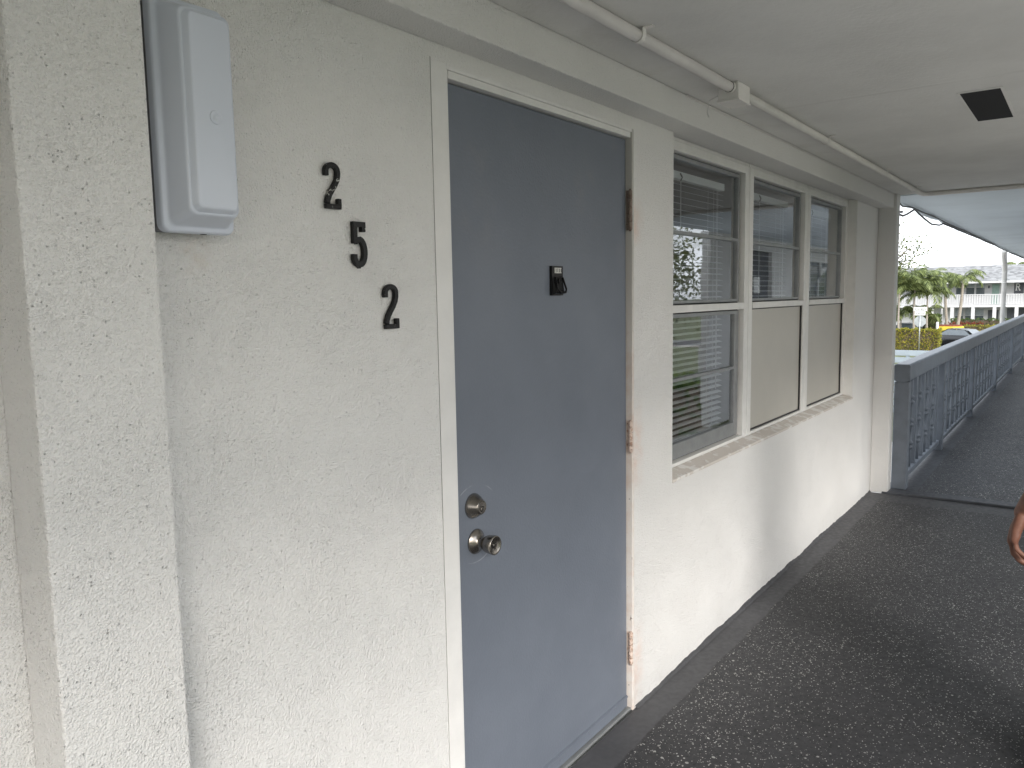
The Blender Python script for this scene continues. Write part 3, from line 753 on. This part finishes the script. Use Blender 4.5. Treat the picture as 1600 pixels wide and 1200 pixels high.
railing('railing', 'slate grey railing along the open side of the walkway opposite the door', -8.9, 4.65, -1.86, [-8.8, -6.6, -4.4, -2.2, 0, 2.2, 4.6], 2, .0)

# ================================================================== WALL ACROSS THE WALKWAY (shows in the window glass)
OW = thing('apartment_wall', 'white stucco apartment front across the walkway with a grey door', 'wall', (12, -1.95, 0))
OY = -1.95
for q in ((8.35, 9.5, .017, 2.175), (9.5, 10.45, 2.03, 2.175), (10.45, 12.2, .017, 2.175), (12.2, 13.6, .017, .8), (12.2, 13.6, 2.03, 2.175), (13.6, 24, .017, 2.175)):
    obj('wall', MB().box(q[0], q[1], OY - .1, OY, q[2], q[3]), 'stucco_far', OW)
od = obj('door', MB().box(9.52, 10.43, OY - .07, OY - .03, .02, 2.025), 'darkpanel', OW)
obj('notice', MB().box(9.85, 10.05, OY - .0299, OY - .026, 1.5, 1.7), 'sign_white', od)
wf = MB()
for q in ((12.2, 12.26, .8, 2.03), (13.54, 13.6, .8, 2.03), (12.26, 13.54, .8, .86), (12.26, 13.54, 1.97, 2.03), (12.87, 12.93, .86, 1.97)): wf.box(q[0], q[1], OY - .08, OY - .02, q[2], q[3])
ow = obj('window', wf, 'trim', OW); obj('pane', MB().box(12.26, 13.54, OY - .06, OY - .05, .86, 1.97), 'dark_glass', ow)
SR = thing('sun_block', 'unseen white stucco block added on the open side of the walkway to shade the landing', 'sun_block', (5.8, -4.5, 0))  # unseen block, added to keep the sun off the landing and its railing
obj('wall', MB().box(4.7, 6.9, -2.015, -1.80, .0, 2.178), 'stucco_far', SR, bev=.006)
obj('wall', MB().box(4.7, 6.9, -7.5, -2.09, GZ, 3.7), 'stucco_far', SR, bev=.006)
obj('roof', MB().box(4.5, 7.1, -7.7, -2.12, 3.702, 3.85), 'concrete', SR)
for cx, lb_ in ((-3.2, 'square white post on the open walkway edge behind the light box wall'),):
    tag(obj('post', MB().box(cx - .06, cx + .06, -2.0, -1.90, 0, 2.18), 'stucco_far', None, bev=.006), lb_, 'post')

# ================================================================== PERSON at the right edge of the walkway
def capsule(mb, a, ra, b, rb, n=14):
    a = Vector(a); b = Vector(b); mb.ball(a, ra, 8); mb.ball(b, rb, 8); mb.tube([a, b], [ra, rb], n)
def chain(mb, pts):
    for (a, ra), (b, rb) in zip(pts, pts[1:]): capsule(mb, a, ra, b, rb)
def remesh(name, mb, mat, parent, vox, it=6, fac=.5):
    me = bpy.data.meshes.new(name + '_src'); me.from_pydata(mb.v, [], mb.f); me.update()
    o = bpy.data.objects.new(name, me); COL.objects.link(o)
    r = o.modifiers.new('r', 'REMESH'); r.mode = 'VOXEL'; r.voxel_size = vox; r.use_smooth_shade = True
    s_ = o.modifiers.new('s', 'SMOOTH'); s_.iterations = it; s_.factor = fac
    dg = bpy.context.evaluated_depsgraph_get(); dg.update()
    nm = bpy.data.meshes.new_from_object(o.evaluated_get(dg)); o.modifiers.clear(); o.data = nm; bpy.data.meshes.remove(me)
    nm.materials.clear(); nm.materials.append(M[mat]); nm.polygons.foreach_set('use_smooth', [True] * len(nm.polygons))
    off = root_loc(parent); nm.transform(Matrix.Translation(-off)); o.parent = parent; return o
PX, PY = 2.86, -1.40
PR = thing('person', 'person in dark trousers and dark shoes standing on the walkway, one hand hanging', 'person', (PX, PY, 0))
body = MB()
def p(dx, dy, z): return (PX + dx, PY + dy, z)
chain(body, [(p(0, 0, .93), .125), (p(.01, 0, 1.05), .118), (p(.015, 0, 1.2), .125), (p(0, 0, 1.33), .11), (p(-.01, 0, 1.42), .06), (p(.0, 0, 1.47), .052), (p(.015, 0, 1.53), .06)])
for sgn in (-1, 1): chain(body, [(p(0, sgn * .05, .92), .11), (p(.0, sgn * .07, 1.2), .1), (p(-.01, sgn * .13, 1.36), .065)])
body.ball(p(.025, 0, 1.585), .1, 12, (.98, .78, 1.2)); body.ball(p(.06, 0, 1.535), .06, 10, (1, .85, 1))
body.ball(p(.128, 0, 1.57), .018, 8, (1.1, .7, 1.4)); body.ball(p(.113, 0, 1.525), .02, 8, (.7, 1.2, .5))
for sgn in (-1, 1): body.ball(p(.01, sgn * .083, 1.575), .028, 8, (.7, .35, 1.1)); body.ball(p(.105, sgn * .033, 1.595), .013, 8)
FO = {-1: -.12, 1: .178}     # where each foot stands, across the body
def lerp_y(sgn, t): return sgn * .085 + (FO[sgn] - sgn * .085) * t
for sgn in (-1, 1):
    chain(body, [(p(.0, lerp_y(sgn, 0), .88), .095), (p(.02, lerp_y(sgn, .45), .5), .058), (p(.015, lerp_y(sgn, .55), .42), .056), (p(-.01, lerp_y(sgn, .7), .3), .054), (p(-.02, lerp_y(sgn, .95), .1), .036), (p(-.015, lerp_y(sgn, 1), .05), .038)])
    chain(body, [(p(-.02, FO[sgn], .05), .036), (p(.09, FO[sgn] + sgn * .01, .035), .032), (p(.15, FO[sgn] + sgn * .015, .028), .025)])
# left arm (the one in view), hand relaxed, palm towards the thigh
chain(body, [(p(-.01, .165, 1.345), .06), (p(-.06, .175, 1.18), .046), (p(-.105, .185, 1.05), .040), (p(-.09, .205, .98), .041), (p(-.045, .245, .865), .030), (p(-.012, .272, .800), .0265)])
chain(body, [(p(-.01, -.165, 1.345), .06), (p(-.05, -.2, 1.18), .046), (p(-.07, -.215, 1.05), .04), (p(-.02, -.235, .96), .04), (p(.06, -.245, .82), .027)])
chain(body, [(p(.06, -.245, .82), .027), (p(.075, -.245, .76), .034), (p(.085, -.245, .70), .03), (p(.085, -.235, .64), .02)])
Wp = Vector(p(-.012, .272, .800))
def H(fx, fy, fz): return Wp + Vector((fx, fy, fz))
# palm: a slab from the wrist to the four knuckles (x runs across the hand, little finger towards the camera)
kn = [H(-.034, .018, -.080), H(-.012, .027, -.092), (H(.012, .029, -.095)), H(.034, .024, -.088)]
for i, kk in enumerate(kn):
    w0 = H(-.018 + .012 * i, .003, -.012)
    chain(body, [(w0, .0185), ((w0 + kk) * .5 + Vector((0, .003, 0)), .0165), (kk, .0128)])
for a, b in zip(kn, kn[1:]): chain(body, [((a + Wp) * .5, .015), ((b + Wp) * .5, .015)]); chain(body, [(a + Vector((0, -.004, .012)), .0125), (b + Vector((0, -.004, .012)), .0125)])
lens_ = [(.029, .018, .016), (.038, .024, .019), (.041, .026, .020), (.036, .022, .019)]
for i, (kk, (l1, l2, l3)) in enumerate(zip(kn, lens_)):
    sp = (-.10, -.03, .03, .10)[i]; cu_ = (.62, .52, .45, .36)[i]
    d1 = Vector((sp, -.30 * cu_ - .06, -1)).normalized(); d2 = Vector((sp * .6, -1.5 * cu_ - .1, -1)).normalized(); d3 = Vector((sp * .4, -2.3 * cu_ - .1, -.8)).normalized()
    a = kk + d1 * l1; b = a + d2 * l2; c = b + d3 * l3; f0 = .0100 if i else .0086
    chain(body, [(kk, f0 * 1.15), (kk + d1 * l1 * .5, f0 * .92), (a, f0 * 1.0)]); chain(body, [(a, f0), (a + d2 * l2 * .5, f0 * .86), (b, f0 * .9)]); chain(body, [(b, f0 * .9), (c, f0 * .72)])
t0 = H(.026, -.006, -.022); t1 = H(.048, -.016, -.056); t2 = H(.056, -.022, -.086); t3 = H(.055, -.030, -.109)
chain(body, [(t0, .018), (t1, .0145), (t2, .0108), (t3, .0085)])
bo = remesh('body', body, 'skin', PR, .0034, 5, .5)
# clothing
sh = MB(); chain(sh, [(p(0, 0, .90), .142), (p(.01, 0, 1.05), .136), (p(.015, 0, 1.2), .142), (p(0, 0, 1.33), .124), (p(-.01, 0, 1.40), .075)])
for sgn in (-1, 1):
    chain(sh, [(p(0, sgn * .055, .90), .128), (p(.0, sgn * .075, 1.2), .116), (p(-.01, sgn * .135, 1.36), .078)]); chain(sh, [(p(-.01, sgn * .165, 1.345), .074), (p(-.05, sgn * .20, 1.18), .062)])
remesh('shirt', sh, 'shirt', PR, .009)
tr = MB()
for sgn in (-1, 1): chain(tr, [(p(.0, sgn * .07, .93), .125), (p(.0, lerp_y(sgn, .05), .84), .112), (p(.02, lerp_y(sgn, .45), .5), .078), (p(.0, lerp_y(sgn, .7), .3), .068), (p(-.01, lerp_y(sgn, .95), .12), .058)])
remesh('trousers', tr, 'trouser', PR, .009)
for sgn in (-1, 1):
    so = MB(); chain(so, [(p(-.045, FO[sgn], .045), .043), (p(.03, FO[sgn] + sgn * .005, .046), .045), (p(.12, FO[sgn] + sgn * .012, .042), .044), (p(.185, FO[sgn] + sgn * .016, .034), .031)])
    so.box(PX - .085, PX + .205, PY + FO[sgn] + sgn * .008 - .042, PY + FO[sgn] + sgn * .008 + .042, .002, .02)
    remesh('shoe', so, 'shoe', PR, .006, 4)
hr = MB(); hr.ball(p(.0, 0, 1.62), .105, 12, (1.0, .86, 1.05)); hr.ball(p(-.05, 0, 1.56), .08, 10, (.8, .95, 1.1)); remesh('hair', hr, 'hair', PR, .007)

# ================================================================== VEGETATION
def leaves(mb, pts, size, rr, aspect=.45, droop=.3):
    for c in pts:
        d = Vector((rr.gauss(0, 1), rr.gauss(0, 1), rr.gauss(0, 1) - droop)).normalized(); s_ = d.cross(Vector((rr.gauss(0, 1), rr.gauss(0, 1), rr.gauss(0, 1)))).normalized()
        l = size * rr.uniform(.6, 1.3); wv = l * aspect; c = Vector(c)
        mb.add([c - d * l * .5, c + s_ * wv * .5, c + d * l * .5, c - s_ * wv * .5], [(0, 1, 2, 3)], False)
def hedge(label, x0, x1, y0, y1, z0, z1, mat, n, size, seed, group=None):
    rr = random.Random(seed); h = thing('hedge', label, 'hedge', ((x0 + x1) / 2, (y0 + y1) / 2, z0), group)
    core = MB(); nx, ny, nz = max(2, int((x1 - x0) / .5)), max(3, int((y1 - y0) / .4)), 4
    core.box(x0 + .14, x1 - .14, y0 + .14, y1 - .14, z0, z1 - .14)
    obj('branches', core, 'bark_dark', h)
    mb = MB(); pts = []
    for _ in range(n):
        u = rr.random(); q = rr.random()
        bump = .07 * math.sin(q * 37 + seed) + .05 * math.sin(q * 91)
        X = rr.uniform(x0, x1); Y = y0 + (y1 - y0) * q; Z = rr.uniform(z0, z1)
        dpt = abs(rr.gauss(0, .07))
        if u < .5: X = x0 + dpt - .5 * bump
        elif u < .85: Z = z1 - dpt + bump * .8
        elif u < .92: Y = y0 + dpt
        else: Y = y1 - dpt
        pts.append((X, Y, Z))
    leaves(mb, pts, size, rr)
    obj('leaves', mb, mat, h); return h
hedge('clipped golden green hedge behind the round back of a street sign', 62, 63, 7.05, 11.5, GZ, -1.2, 'leaf_hedge', 5200, .13, 1)
hedge('low yellow green hedge between the dark car and the yellow kerb', 73.2, 74.4, 6.1, 9.4, GZ, -1.84, 'leaf_hedge', 2600, .13, 2)
hedge('deep green rounded hedge between the palms and the sign post', 77.6, 79, 9.2, 10.6, GZ, -.62, 'leaf_green', 2200, .14, 3)
hedge('long low green hedge along the foot of the far building', 82.2, 83, 3.0, 9.0, GZ, -1.12, 'leaf_green', 3000, .13, 4)
hedge('reddish croton hedge in front of the far building', 80.4, 81, 6.2, 9.2, GZ, -1.42, 'leaf_red', 1500, .13, 5)
hedge('mixed olive hedge in front of the far building, right of the palm trunks', 79.2, 80.0, 4.6, 7.6, GZ, -1.58, 'leaf_hedge', 1800, .12, 6)
hedge('green hedge below the open side of the walkway', 12, 40, -9.2, -8.2, GZ, -1.2, 'leaf_green', 6000, .3, 7)
# yellow kerbed bed
yb = thing('planter', 'yellow kerbed planting bed with red mulch beside the parking lot', 'planter', (76.2, 8.1, GZ))
mb = MB(); pts = [(75.8, 9.2), (75.7, 7.9), (75.9, 7.3), (76.4, 7.2), (77, 7.5), (77.2, 9.2)]
mb.prism(pts, lambda a, b, d: (a, b, d), GZ, -1.56); obj('kerb_wall', mb, 'yellow', yb, bev=.05)
mb = MB(); mb.prism([(a + (76.4 - a) * .1, b + (8.2 - b) * .1) for a, b in pts], lambda a, b, d: (a, b, d), -1.57, -1.44); obj('mulch', mb, 'mulch', yb, bev=.04)
def frond(mb, base, az, el, L_, rr, nl=26, lw=.05, ll=.55, droop=1.0):
    base = Vector(base); hd = Vector((math.cos(az), math.sin(az), 0)); P_ = []; a = el; q = base.copy(); st = L_ / 12
    for i in range(13): P_.append(q.copy()); q = q + (hd * math.cos(a) + Vector((0, 0, math.sin(a)))) * st; a -= droop * (.05 + .018 * i)
    mb.tube(P_, [.03 * (1 - i / 14) + .006 for i in range(13)], 5, False)
    for i in range(nl):
        t = .16 + .84 * i / nl; k2 = min(int(t * 12), 11); f = t * 12 - k2; c = P_[k2].lerp(P_[k2 + 1], f); tg = (P_[k2 + 1] - P_[k2]).normalized()
        sd_ = tg.cross(Vector((0, 0, 1))).normalized()
        l = ll * math.sin(math.pi * (.12 + .84 * t)) * rr.uniform(.8, 1.15) + .08
        for sg in (-1, 1):
            d = (tg * .55 + sd_ * sg * .75 + Vector((0, 0, -.38 + rr.uniform(-.2, .15)))).normalized(); wv = tg.cross(d).cross(d).normalized() * lw
            tip = c + d * l + Vector((0, 0, -.18 * l)); mid = c + d * l * .5
            mb.add([c, mid + wv * .6, tip, mid - wv * .6], [(0, 1, 2, 3)], False)
def palm(label, base, top, lean, nf, L_, rr, tr_r=.11, el0=.9, group=None, nl=26, ll=.55, mat='bark'):
    T = thing('palm_tree', label, 'palm tree', base, group)
    b = Vector(base); t = Vector(top); mb = MB(); pts = [b.lerp(t, i / 8) + Vector((lean[0], lean[1], 0)) * math.sin(math.pi * i / 8) for i in range(9)]
    mb.tube(pts, [tr_r * (1.25 - .5 * i / 8) for i in range(9)], 10); obj('trunk', mb, mat, T)
    mb = MB()
    for i in range(nf):
        frond(mb, t + Vector((rr.uniform(-.06, .06), rr.uniform(-.06, .06), rr.uniform(-.1, .1))), 2 * math.pi * i / nf + rr.uniform(-.3, .3), el0 * rr.uniform(.15, 1.25), L_ * rr.uniform(.75, 1.15), rr, nl, .05, ll, 1.35)
    obj('crown', mb, 'leaf_palm', T); return T
rr = random.Random(31)
palm('palm with a slanting pale trunk in front of the white far building', (79, 8.15, GZ), (79, 7.72, 2.35), (0, -.1), 15, 2.0, rr, .13)
palm('palm with an upright pale trunk beside the slanting one', (79.4, 8.75, GZ), (79.4, 9.15, 2.2), (0, .05), 15, 1.9, rr, .12)
G5 = 'feathery palms clustered left of the far building'
for i, (y, x, zt, lb_) in enumerate(((10.6, 74, 2.4, 'tall feathery palm, fullest of the cluster behind the street sign'), (11.6, 73, 2.2, 'feathery palm next to the white column, at the edge of the cluster'), (9.75, 75, 1.9, 'feathery palm between the fullest palm and the slim-trunked pair'), (12.6, 75, 2.0, 'feathery palm half hidden behind the white column'))):
    palm(lb_, (x, y, GZ), (x + .1, y + .1, zt - .75), (0, .05), 21, 3.0, rr, .08, 1.45, G5, 36, .7, 'bark')
for i, (y, lb_) in enumerate(((10.9, 'short feathery palm low in front of the cluster'), (10.0, 'short feathery palm beside the deep green hedge'), (12.0, 'short dark palm beside the parked car'))):
    palm(lb_, (76, y, GZ), (76, y, -.6), (0, .02), 13, 1.7, rr, .07, 1.2, 'short palms below the cluster', 22, .5, 'bark')
palm('palm tuft showing above the far roof ridge', (105, 5.5, GZ), (105, 5.5, 4.1), (0, .1), 11, 1.5, rr, .12)
def tree(label, base, h, cr, n, size, seed, sparse=1.0, group=None, mat='leaf_tree', trunk=.16):
    rr = random.Random(seed); T = thing('tree', label, 'tree', base, group); b = Vector(base); mb = MB()
    top = b + Vector((0, 0, h * .45)); mb.tube([b, b + Vector((.05, .03, h * .22)), top], [trunk, trunk * .8, trunk * .65], 9)
    tips = []
    for i in range(9):
        az = 2 * math.pi * i / 9 + rr.uniform(-.3, .3); el = rr.uniform(.25, 1.2); l = cr * rr.uniform(.7, 1.1)
        q = top + Vector((math.cos(az) * math.cos(el), math.sin(az) * math.cos(el), math.sin(el))) * l * .55
        e = q + Vector((math.cos(az + .3) * math.cos(el), math.sin(az + .3) * math.cos(el), math.sin(el) + .2)) * l * .5
        mb.tube([top, q, e], [trunk * .45, trunk * .25, trunk * .08], 6); tips += [q, e, (q + e) / 2]
        for _ in range(3):
            e2 = q + Vector((rr.gauss(0, 1), rr.gauss(0, 1), rr.gauss(.3, .8))).normalized() * cr * .42; mb.tube([q, e2], [trunk * .14, trunk * .04], 5); tips.append(e2)
    obj('trunk', mb, 'bark_dark', T); mb = MB(); pts = []
    for _ in range(n):
        c = rr.choice(tips); s_ = cr * .2 * sparse; pts.append((c.x + rr.gauss(0, s_), c.y + rr.gauss(0, s_), c.z + rr.gauss(0, s_ * .75)))
    leaves(mb, pts, size, rr); obj('crown', mb, mat, T); return T
tree('thin leafed tree rising behind the white column', (45, 8.3, GZ), 11.0, 2.5, 4200, .17, 41, .9)
for i, (x, y, h, lb_) in enumerate(((27, -13, 7.5, 'broad olive tree on the lawn beyond the open walkway'), (34, -17, 9, 'tall olive tree behind the broad one on the lawn'), (22, -18, 7, 'round olive tree on the lawn nearest the walkway railing'), (40, -12, 8, 'olive tree at the far end of the lawn'))):
    tree(lb_, (x, y, GZ), h, 3.4, 8000, .19, 50 + i, 1.1, 'trees on the lawn', 'leaf_tree', .22)
for i, (x, y, h, lb_) in enumerate(((120, 13.2, 8.1, 'distant treetop above the roof ridge beside the palms'), (118, 8.8, 8.0, 'distant treetop above the middle of the far roof ridge'), (118, 7.0, 8.0, 'distant treetop beside the palm tuft above the far roof'))):
    tree(lb_, (x, y, GZ), h, 1.7, 700, .3, 70 + i, .8, 'treetops behind the far building', 'leaf_tree', .2)

# ================================================================== FAR BUILDING
FX = 85.0
FB = thing('apartment_building', 'white two storey apartment house with grey shingle roof and picket balcony', 'building', (FX, 7, GZ))
FY0, FY1 = -14.0, 24.0
fw = MB(); fw.box(FX + 1.7, FX + 9, FY0, FY1, GZ, 2.3); obj('wall', fw, 'far_white', FB)
obj('balcony_floor', MB().box(FX, FX + 1.7, FY0, FY1, -.12, .08), 'far_white', FB)
rf = MB(); e = .4
rf.add([(FX - e, FY0 - .5, 2.25), (FX - e, FY1 + .5, 2.25), (FX + 4.6, FY1 + .5, 3.85), (FX + 4.6, FY0 - .5, 3.85), (FX + 9.5, FY0 - .5, 2.25), (FX + 9.5, FY1 + .5, 2.25)], [(0, 3, 2, 1), (3, 4, 5, 2)], False)
rf.add([(FX - e, FY0 - .5, 2.16), (FX - e, FY1 + .5, 2.16), (FX + 9.5, FY1 + .5, 2.16), (FX + 9.5, FY0 - .5, 2.16)], [(0, 1, 2, 3)], False)
ro = obj('roof', rf, 'shingle', FB)
obj('fascia', MB().box(FX - e - .03, FX - e, FY0 - .5, FY1 + .5, 2.10, 2.27), 'far_white', ro)
pk = MB(); y = FY0
while y < FY1: pk.box(FX + .03, FX + .06, y, y + .10, .16, 1.0); y += .205
tag(obj('pickets', pk, 'far_white', FB), kind='stuff')
obj('balcony_rail', MB().box(FX + .0, FX + .09, FY0, FY1, 1.0, 1.075), 'far_white', FB)
obj('balcony_rail', MB().box(FX + .02, FX + .07, FY0, FY1, .12, .16), 'far_white', FB)
for i in range(15):
    y = 5.77 + (i - 11) * 1.72
    obj('post', MB().box(FX + .02, FX + .24, y - .14, y + .14, GZ, -.12), 'far_white', FB)
def fwin(y0, y1, z0, z1, split, top='screen_glass', low='dark_glass'):
    f = MB(); x = FX + 1.7
    f.box(x - .05, x, y0 - .04, y0, z0, z1); f.box(x - .05, x, y1, y1 + .04, z0, z1); f.box(x - .05, x, y0 - .04, y1 + .04, z1, z1 + .04); f.box(x - .06, x, y0 - .04, y1 + .04, z0 - .05, z0)
    f.box(x - .05, x, y0, y1, split - .02, split + .02)
    W_ = obj('window', f, 'far_white', FB)
    obj('pane', MB().box(x - .02, x - .003, y0, y1, split + .02, z1), top, W_); obj('pane', MB().box(x - .02, x - .003, y0, y1, z0, split - .02), low, W_)
s_ = 1 + 1.7 / 85
for base in (0, 8.9, -7.2):
    for ya, yb_ in ((8.30, 8.95), (7.47, 8.13), (6.64, 7.32)):
        fwin(ya * s_ + base, yb_ * s_ + base, .95, 2.1, 1.72 if base == 0 else 1.6)
        fwin(ya * s_ + base, yb_ * s_ + base, -1.75, -.32, -.95)
def fdoor(y0, y1, z0, z1, mat, lab):
    x = FX + 1.7; f = MB(); f.box(x - .04, x, y0 - .07, y0, z0, z1 + .07); f.box(x - .04, x, y1, y1 + .07, z0, z1 + .07); f.box(x - .04, x, y0, y1, z1, z1 + .07)
    d = obj('door', MB().box(x - .03, x - .004, y0, y1, z0, z1), mat, FB); obj('door_frame', f, 'far_white', d); tag(d, lab); return d
fdoor(5.58, 6.18, .085, 2.0, 'teal', 'teal door on the balcony')
fdoor(5.55, 6.42, GZ + .02, -.42, 'darkpanel', 'dark glazed door on the ground floor')
fdoor(14.5, 15.1, .085, 2.0, 'teal', 'teal door on the balcony')
obj('balcony_lamp', MB().box(FX + 1.62, FX + 1.695, 6.38, 6.5, 1.62, 1.86), 'darkpanel', FB, bev=.02)
pn = obj('sign_panel', MB().box(FX + 1.64, FX + 1.696, 3.66, 4.42, .95, 2.12), 'darkpanel', FB)
obj('stair_recess_shade', MB().box(FX + 1.67, FX + 1.697, 3.4, 4.9, GZ + .05, -.25), 'darkpanel', FB)  # flat dark sheet on the wall, painted shade of the stair recess
# letter R on the panel (y decreases to the right as seen from here)
Rp = MB(); xl = FX + 1.636; ry0, rz0, rh, rw = 4.32, 1.36, .64, .40
def RL(a, b, d): return (d, ry0 - a * rw, rz0 + b * rh)
Rp.prism([(.08, 0), (.08, 1), (.30, 1), (.30, 0)], RL, xl, xl + .003)
Rp.prism([(.0, 0), (.0, .09), (.4, .09), (.4, 0)], RL, xl - .002, xl + .003); Rp.prism([(.0, .91), (.0, 1.002), (.34, 1.002), (.34, .91)], RL, xl - .002, xl + .003)
Rp.prism(stroke([(.28, .94)] + arc(.55, .74, .25, .20, 90, -90, 10) + [(.28, .54)], .15), RL, xl - .004, xl + .003)
Rp.prism(stroke([(.48, .54), (.66, .42), (.78, .08), (1.0, .06)], .18), RL, xl - .006, xl + .003)
obj('letter', Rp, 'sign_white', pn, fix=True)

# ================================================================== STREET FURNITURE, CARS, FENCE
ss = thing('street_sign', 'white double name plate and back of a stop sign on a thin pole', 'street sign', (61, 8.19, GZ))
obj('pole', MB().tube([(61, 8.19, GZ), (61, 8.19, .1)], .035, 8), 'galv', ss)
pl = MB(); pl.box(60.93, 60.95, 7.78, 8.60, .10, .37); p1 = obj('name_plate', pl, 'sign_white', ss, bev=.005)
pl = MB(); pl.box(60.93, 60.95, 7.86, 8.52, -.20, .07); p2_ = obj('name_plate', pl, 'sign_white', ss, bev=.005)
rr = random.Random(77)
for par, ya, yb_, z, hh in ((p1, 7.86, 8.52, .24, .11), (p1, 7.95, 8.43, .15, .05), (p2_, 7.95, 8.44, -.06, .08)):
    lt = MB(); y = yb_
    while y > ya: wl = rr.uniform(.04, .075); lt.box(60.926, 60.93, y - wl, y, z - hh / 2 * rr.uniform(.7, 1), z + hh / 2 * rr.uniform(.7, 1)); y -= wl + rr.uniform(.025, .05)
    obj('lettering', lt, 'darkpanel', par)
obj('stop_plate', MB().prism([(.40 * math.cos(R(22.5 + 45 * i)), .40 * math.sin(R(22.5 + 45 * i))) for i in range(8)], lambda a, b, d: (d, 8.19 + a, -.62 + b), 61.04, 61.055), 'galv', ss)
tag(obj('bollard', MB().lathe((64 - 1.15, 7.35, GZ), (0, 0, 1), [(0, .09), (1.95, .09), (1.99, .085), (2.03, .05)], 12), 'far_white'), 'slim white post at the end of the golden hedge', 'post')
lp = thing('lamp_post', 'slender white lamp post with a short crossbar among the palms', 'lamp post', (80, 9.4, GZ))
obj('pole', MB().tube([(80, 9.4, GZ), (80, 9.4, 1.75)], [.09, .06], 10), 'far_white', lp); obj('crossbar', MB().box(79.9, 80.1, 8.9, 9.6, 1.72, 1.80), 'far_white', lp, bev=.01)
fc = thing('board_fence', 'pale grey fence of horizontal boards below the railing end', 'fence', (28, 6, GZ))
for i in range(9): obj('board', MB().box(27.97, 28.0, 1.0, 14, -.41 - .235 * i - .175, -.41 - .235 * i), 'fence', fc, bev=.004)
for y in (1.2, 3.4, 5.6, 7.8, 10, 12.2): obj('post', MB().box(28.0, 28.1, y - .05, y + .05, GZ, -.46), 'fence', fc)
def car(label, loc, rz, paint):
    c = thing('parked_car', label, 'car', loc, None); c.rotation_euler = (0, 0, rz)
    sec = [(-2.15, .45, .62, .70), (-2.0, .30, .90, .80), (-1.2, .24, .98, .86), (0, .22, .96, .88), (1.0, .22, .93, .88), (1.7, .26, .84, .84), (2.1, .34, .70, .72), (2.2, .42, .58, .62)]
    mb = MB(); vs = []
    for x, zb, zt, hw in sec: vs += [(x, y * hw, z) for y, z in ((-.92, zb), (-1, zb + .12), (-1, zb + .6 * (zt - zb)), (-.9, zt), (0, zt + .03), (.9, zt), (1, zb + .6 * (zt - zb)), (1, zb + .12), (.92, zb))]
    n = 9; fs = [(i * n + j, i * n + (j + 1) % n, (i + 1) * n + (j + 1) % n, (i + 1) * n + j) for i in range(len(sec) - 1) for j in range(n)] + [tuple(range(n)), tuple((len(sec) - 1) * n + j for j in reversed(range(n)))]
    mb.add([tuple(q) for q in vs], fs, True)
    def part(nm, mb_, mt, par=None, **kw):
        o = obj(nm, mb_, mt, None, fix=True, **kw); o.parent = par or c; return o
    bodyo = part('body', mb, paint)
    cab = MB(); vs = []
    for x, z, hw in ((-1.75, .97, .74), (-1.1, 1.38, .60), (-.5, 1.45, .58), (.2, 1.43, .58), (.95, .96, .76)): vs += [(x, -hw, z if z < 1 else z - .03), (x, -hw * .85, z), (x, 0, z + .025), (x, hw * .85, z), (x, hw, z if z < 1 else z - .03)]
    fs = [(i * 5 + j, i * 5 + j + 1, (i + 1) * 5 + j + 1, (i + 1) * 5 + j) for i in range(4) for j in range(4)]
    cab.add(vs, fs, True); part('roof', cab, paint)
    gl = MB()
    for sg in (-1, 1):
        gl.quad((-1.6, sg * .765, .98), (.85, sg * .785, .97), (.2, sg * .605, 1.39), (-1.05, sg * .62, 1.345))
    part('side_window', gl, 'dark_glass')
    gl = MB(); gl.quad((.93, -.68, .99), (.93, .68, .99), (.26, .5, 1.42), (.26, -.5, 1.42)); [gl.v.__setitem__(i, (v[0] + .03, v[1], v[2] + .012)) for i, v in enumerate(gl.v)]; part('windscreen', gl, 'dark_glass')
    gl = MB(); gl.quad((-1.72, -.66, 1.01), (-1.72, .66, 1.01), (-1.14, .5, 1.38), (-1.14, -.5, 1.38)); [gl.v.__setitem__(i, (v[0] - .03, v[1], v[2] + .012)) for i, v in enumerate(gl.v)]; part('rear_window', gl, 'dark_glass')
    for x in (-1.35, 1.38):
        for sg in (-1, 1):
            wl = part('wheel', MB().lathe((x, sg * .74, .32), (0, sg, 0), [(0, .25), (.01, .31), (.04, .325), (.14, .325), (.17, .30), (.172, .2)], 20), 'tyre')
            part('rim', MB().lathe((x, sg * .905, .32), (0, sg, 0), [(0, .20), (.01, .19), (.014, .06), (.03, .05)], 14), 'galv', wl)
    for sg in (-1, 1):
        part('headlight', MB().box(2.0, 2.17, sg * .38, sg * .62, .60, .72), 'lamp_clear', bev=.02); part('tail_light', MB().box(-2.14, -2.03, sg * .45, sg * .7, .70, .84), 'lamp_red', bev=.02)
    return c
car('black car with glossy curved roof behind the golden hedge', (66.2, 6.6, GZ + .005), R(65), 'car_black')
car('dark grey car parked beyond the golden hedge, under the palms', (77.0, 12.0, GZ + .005), R(95), 'car_silver')
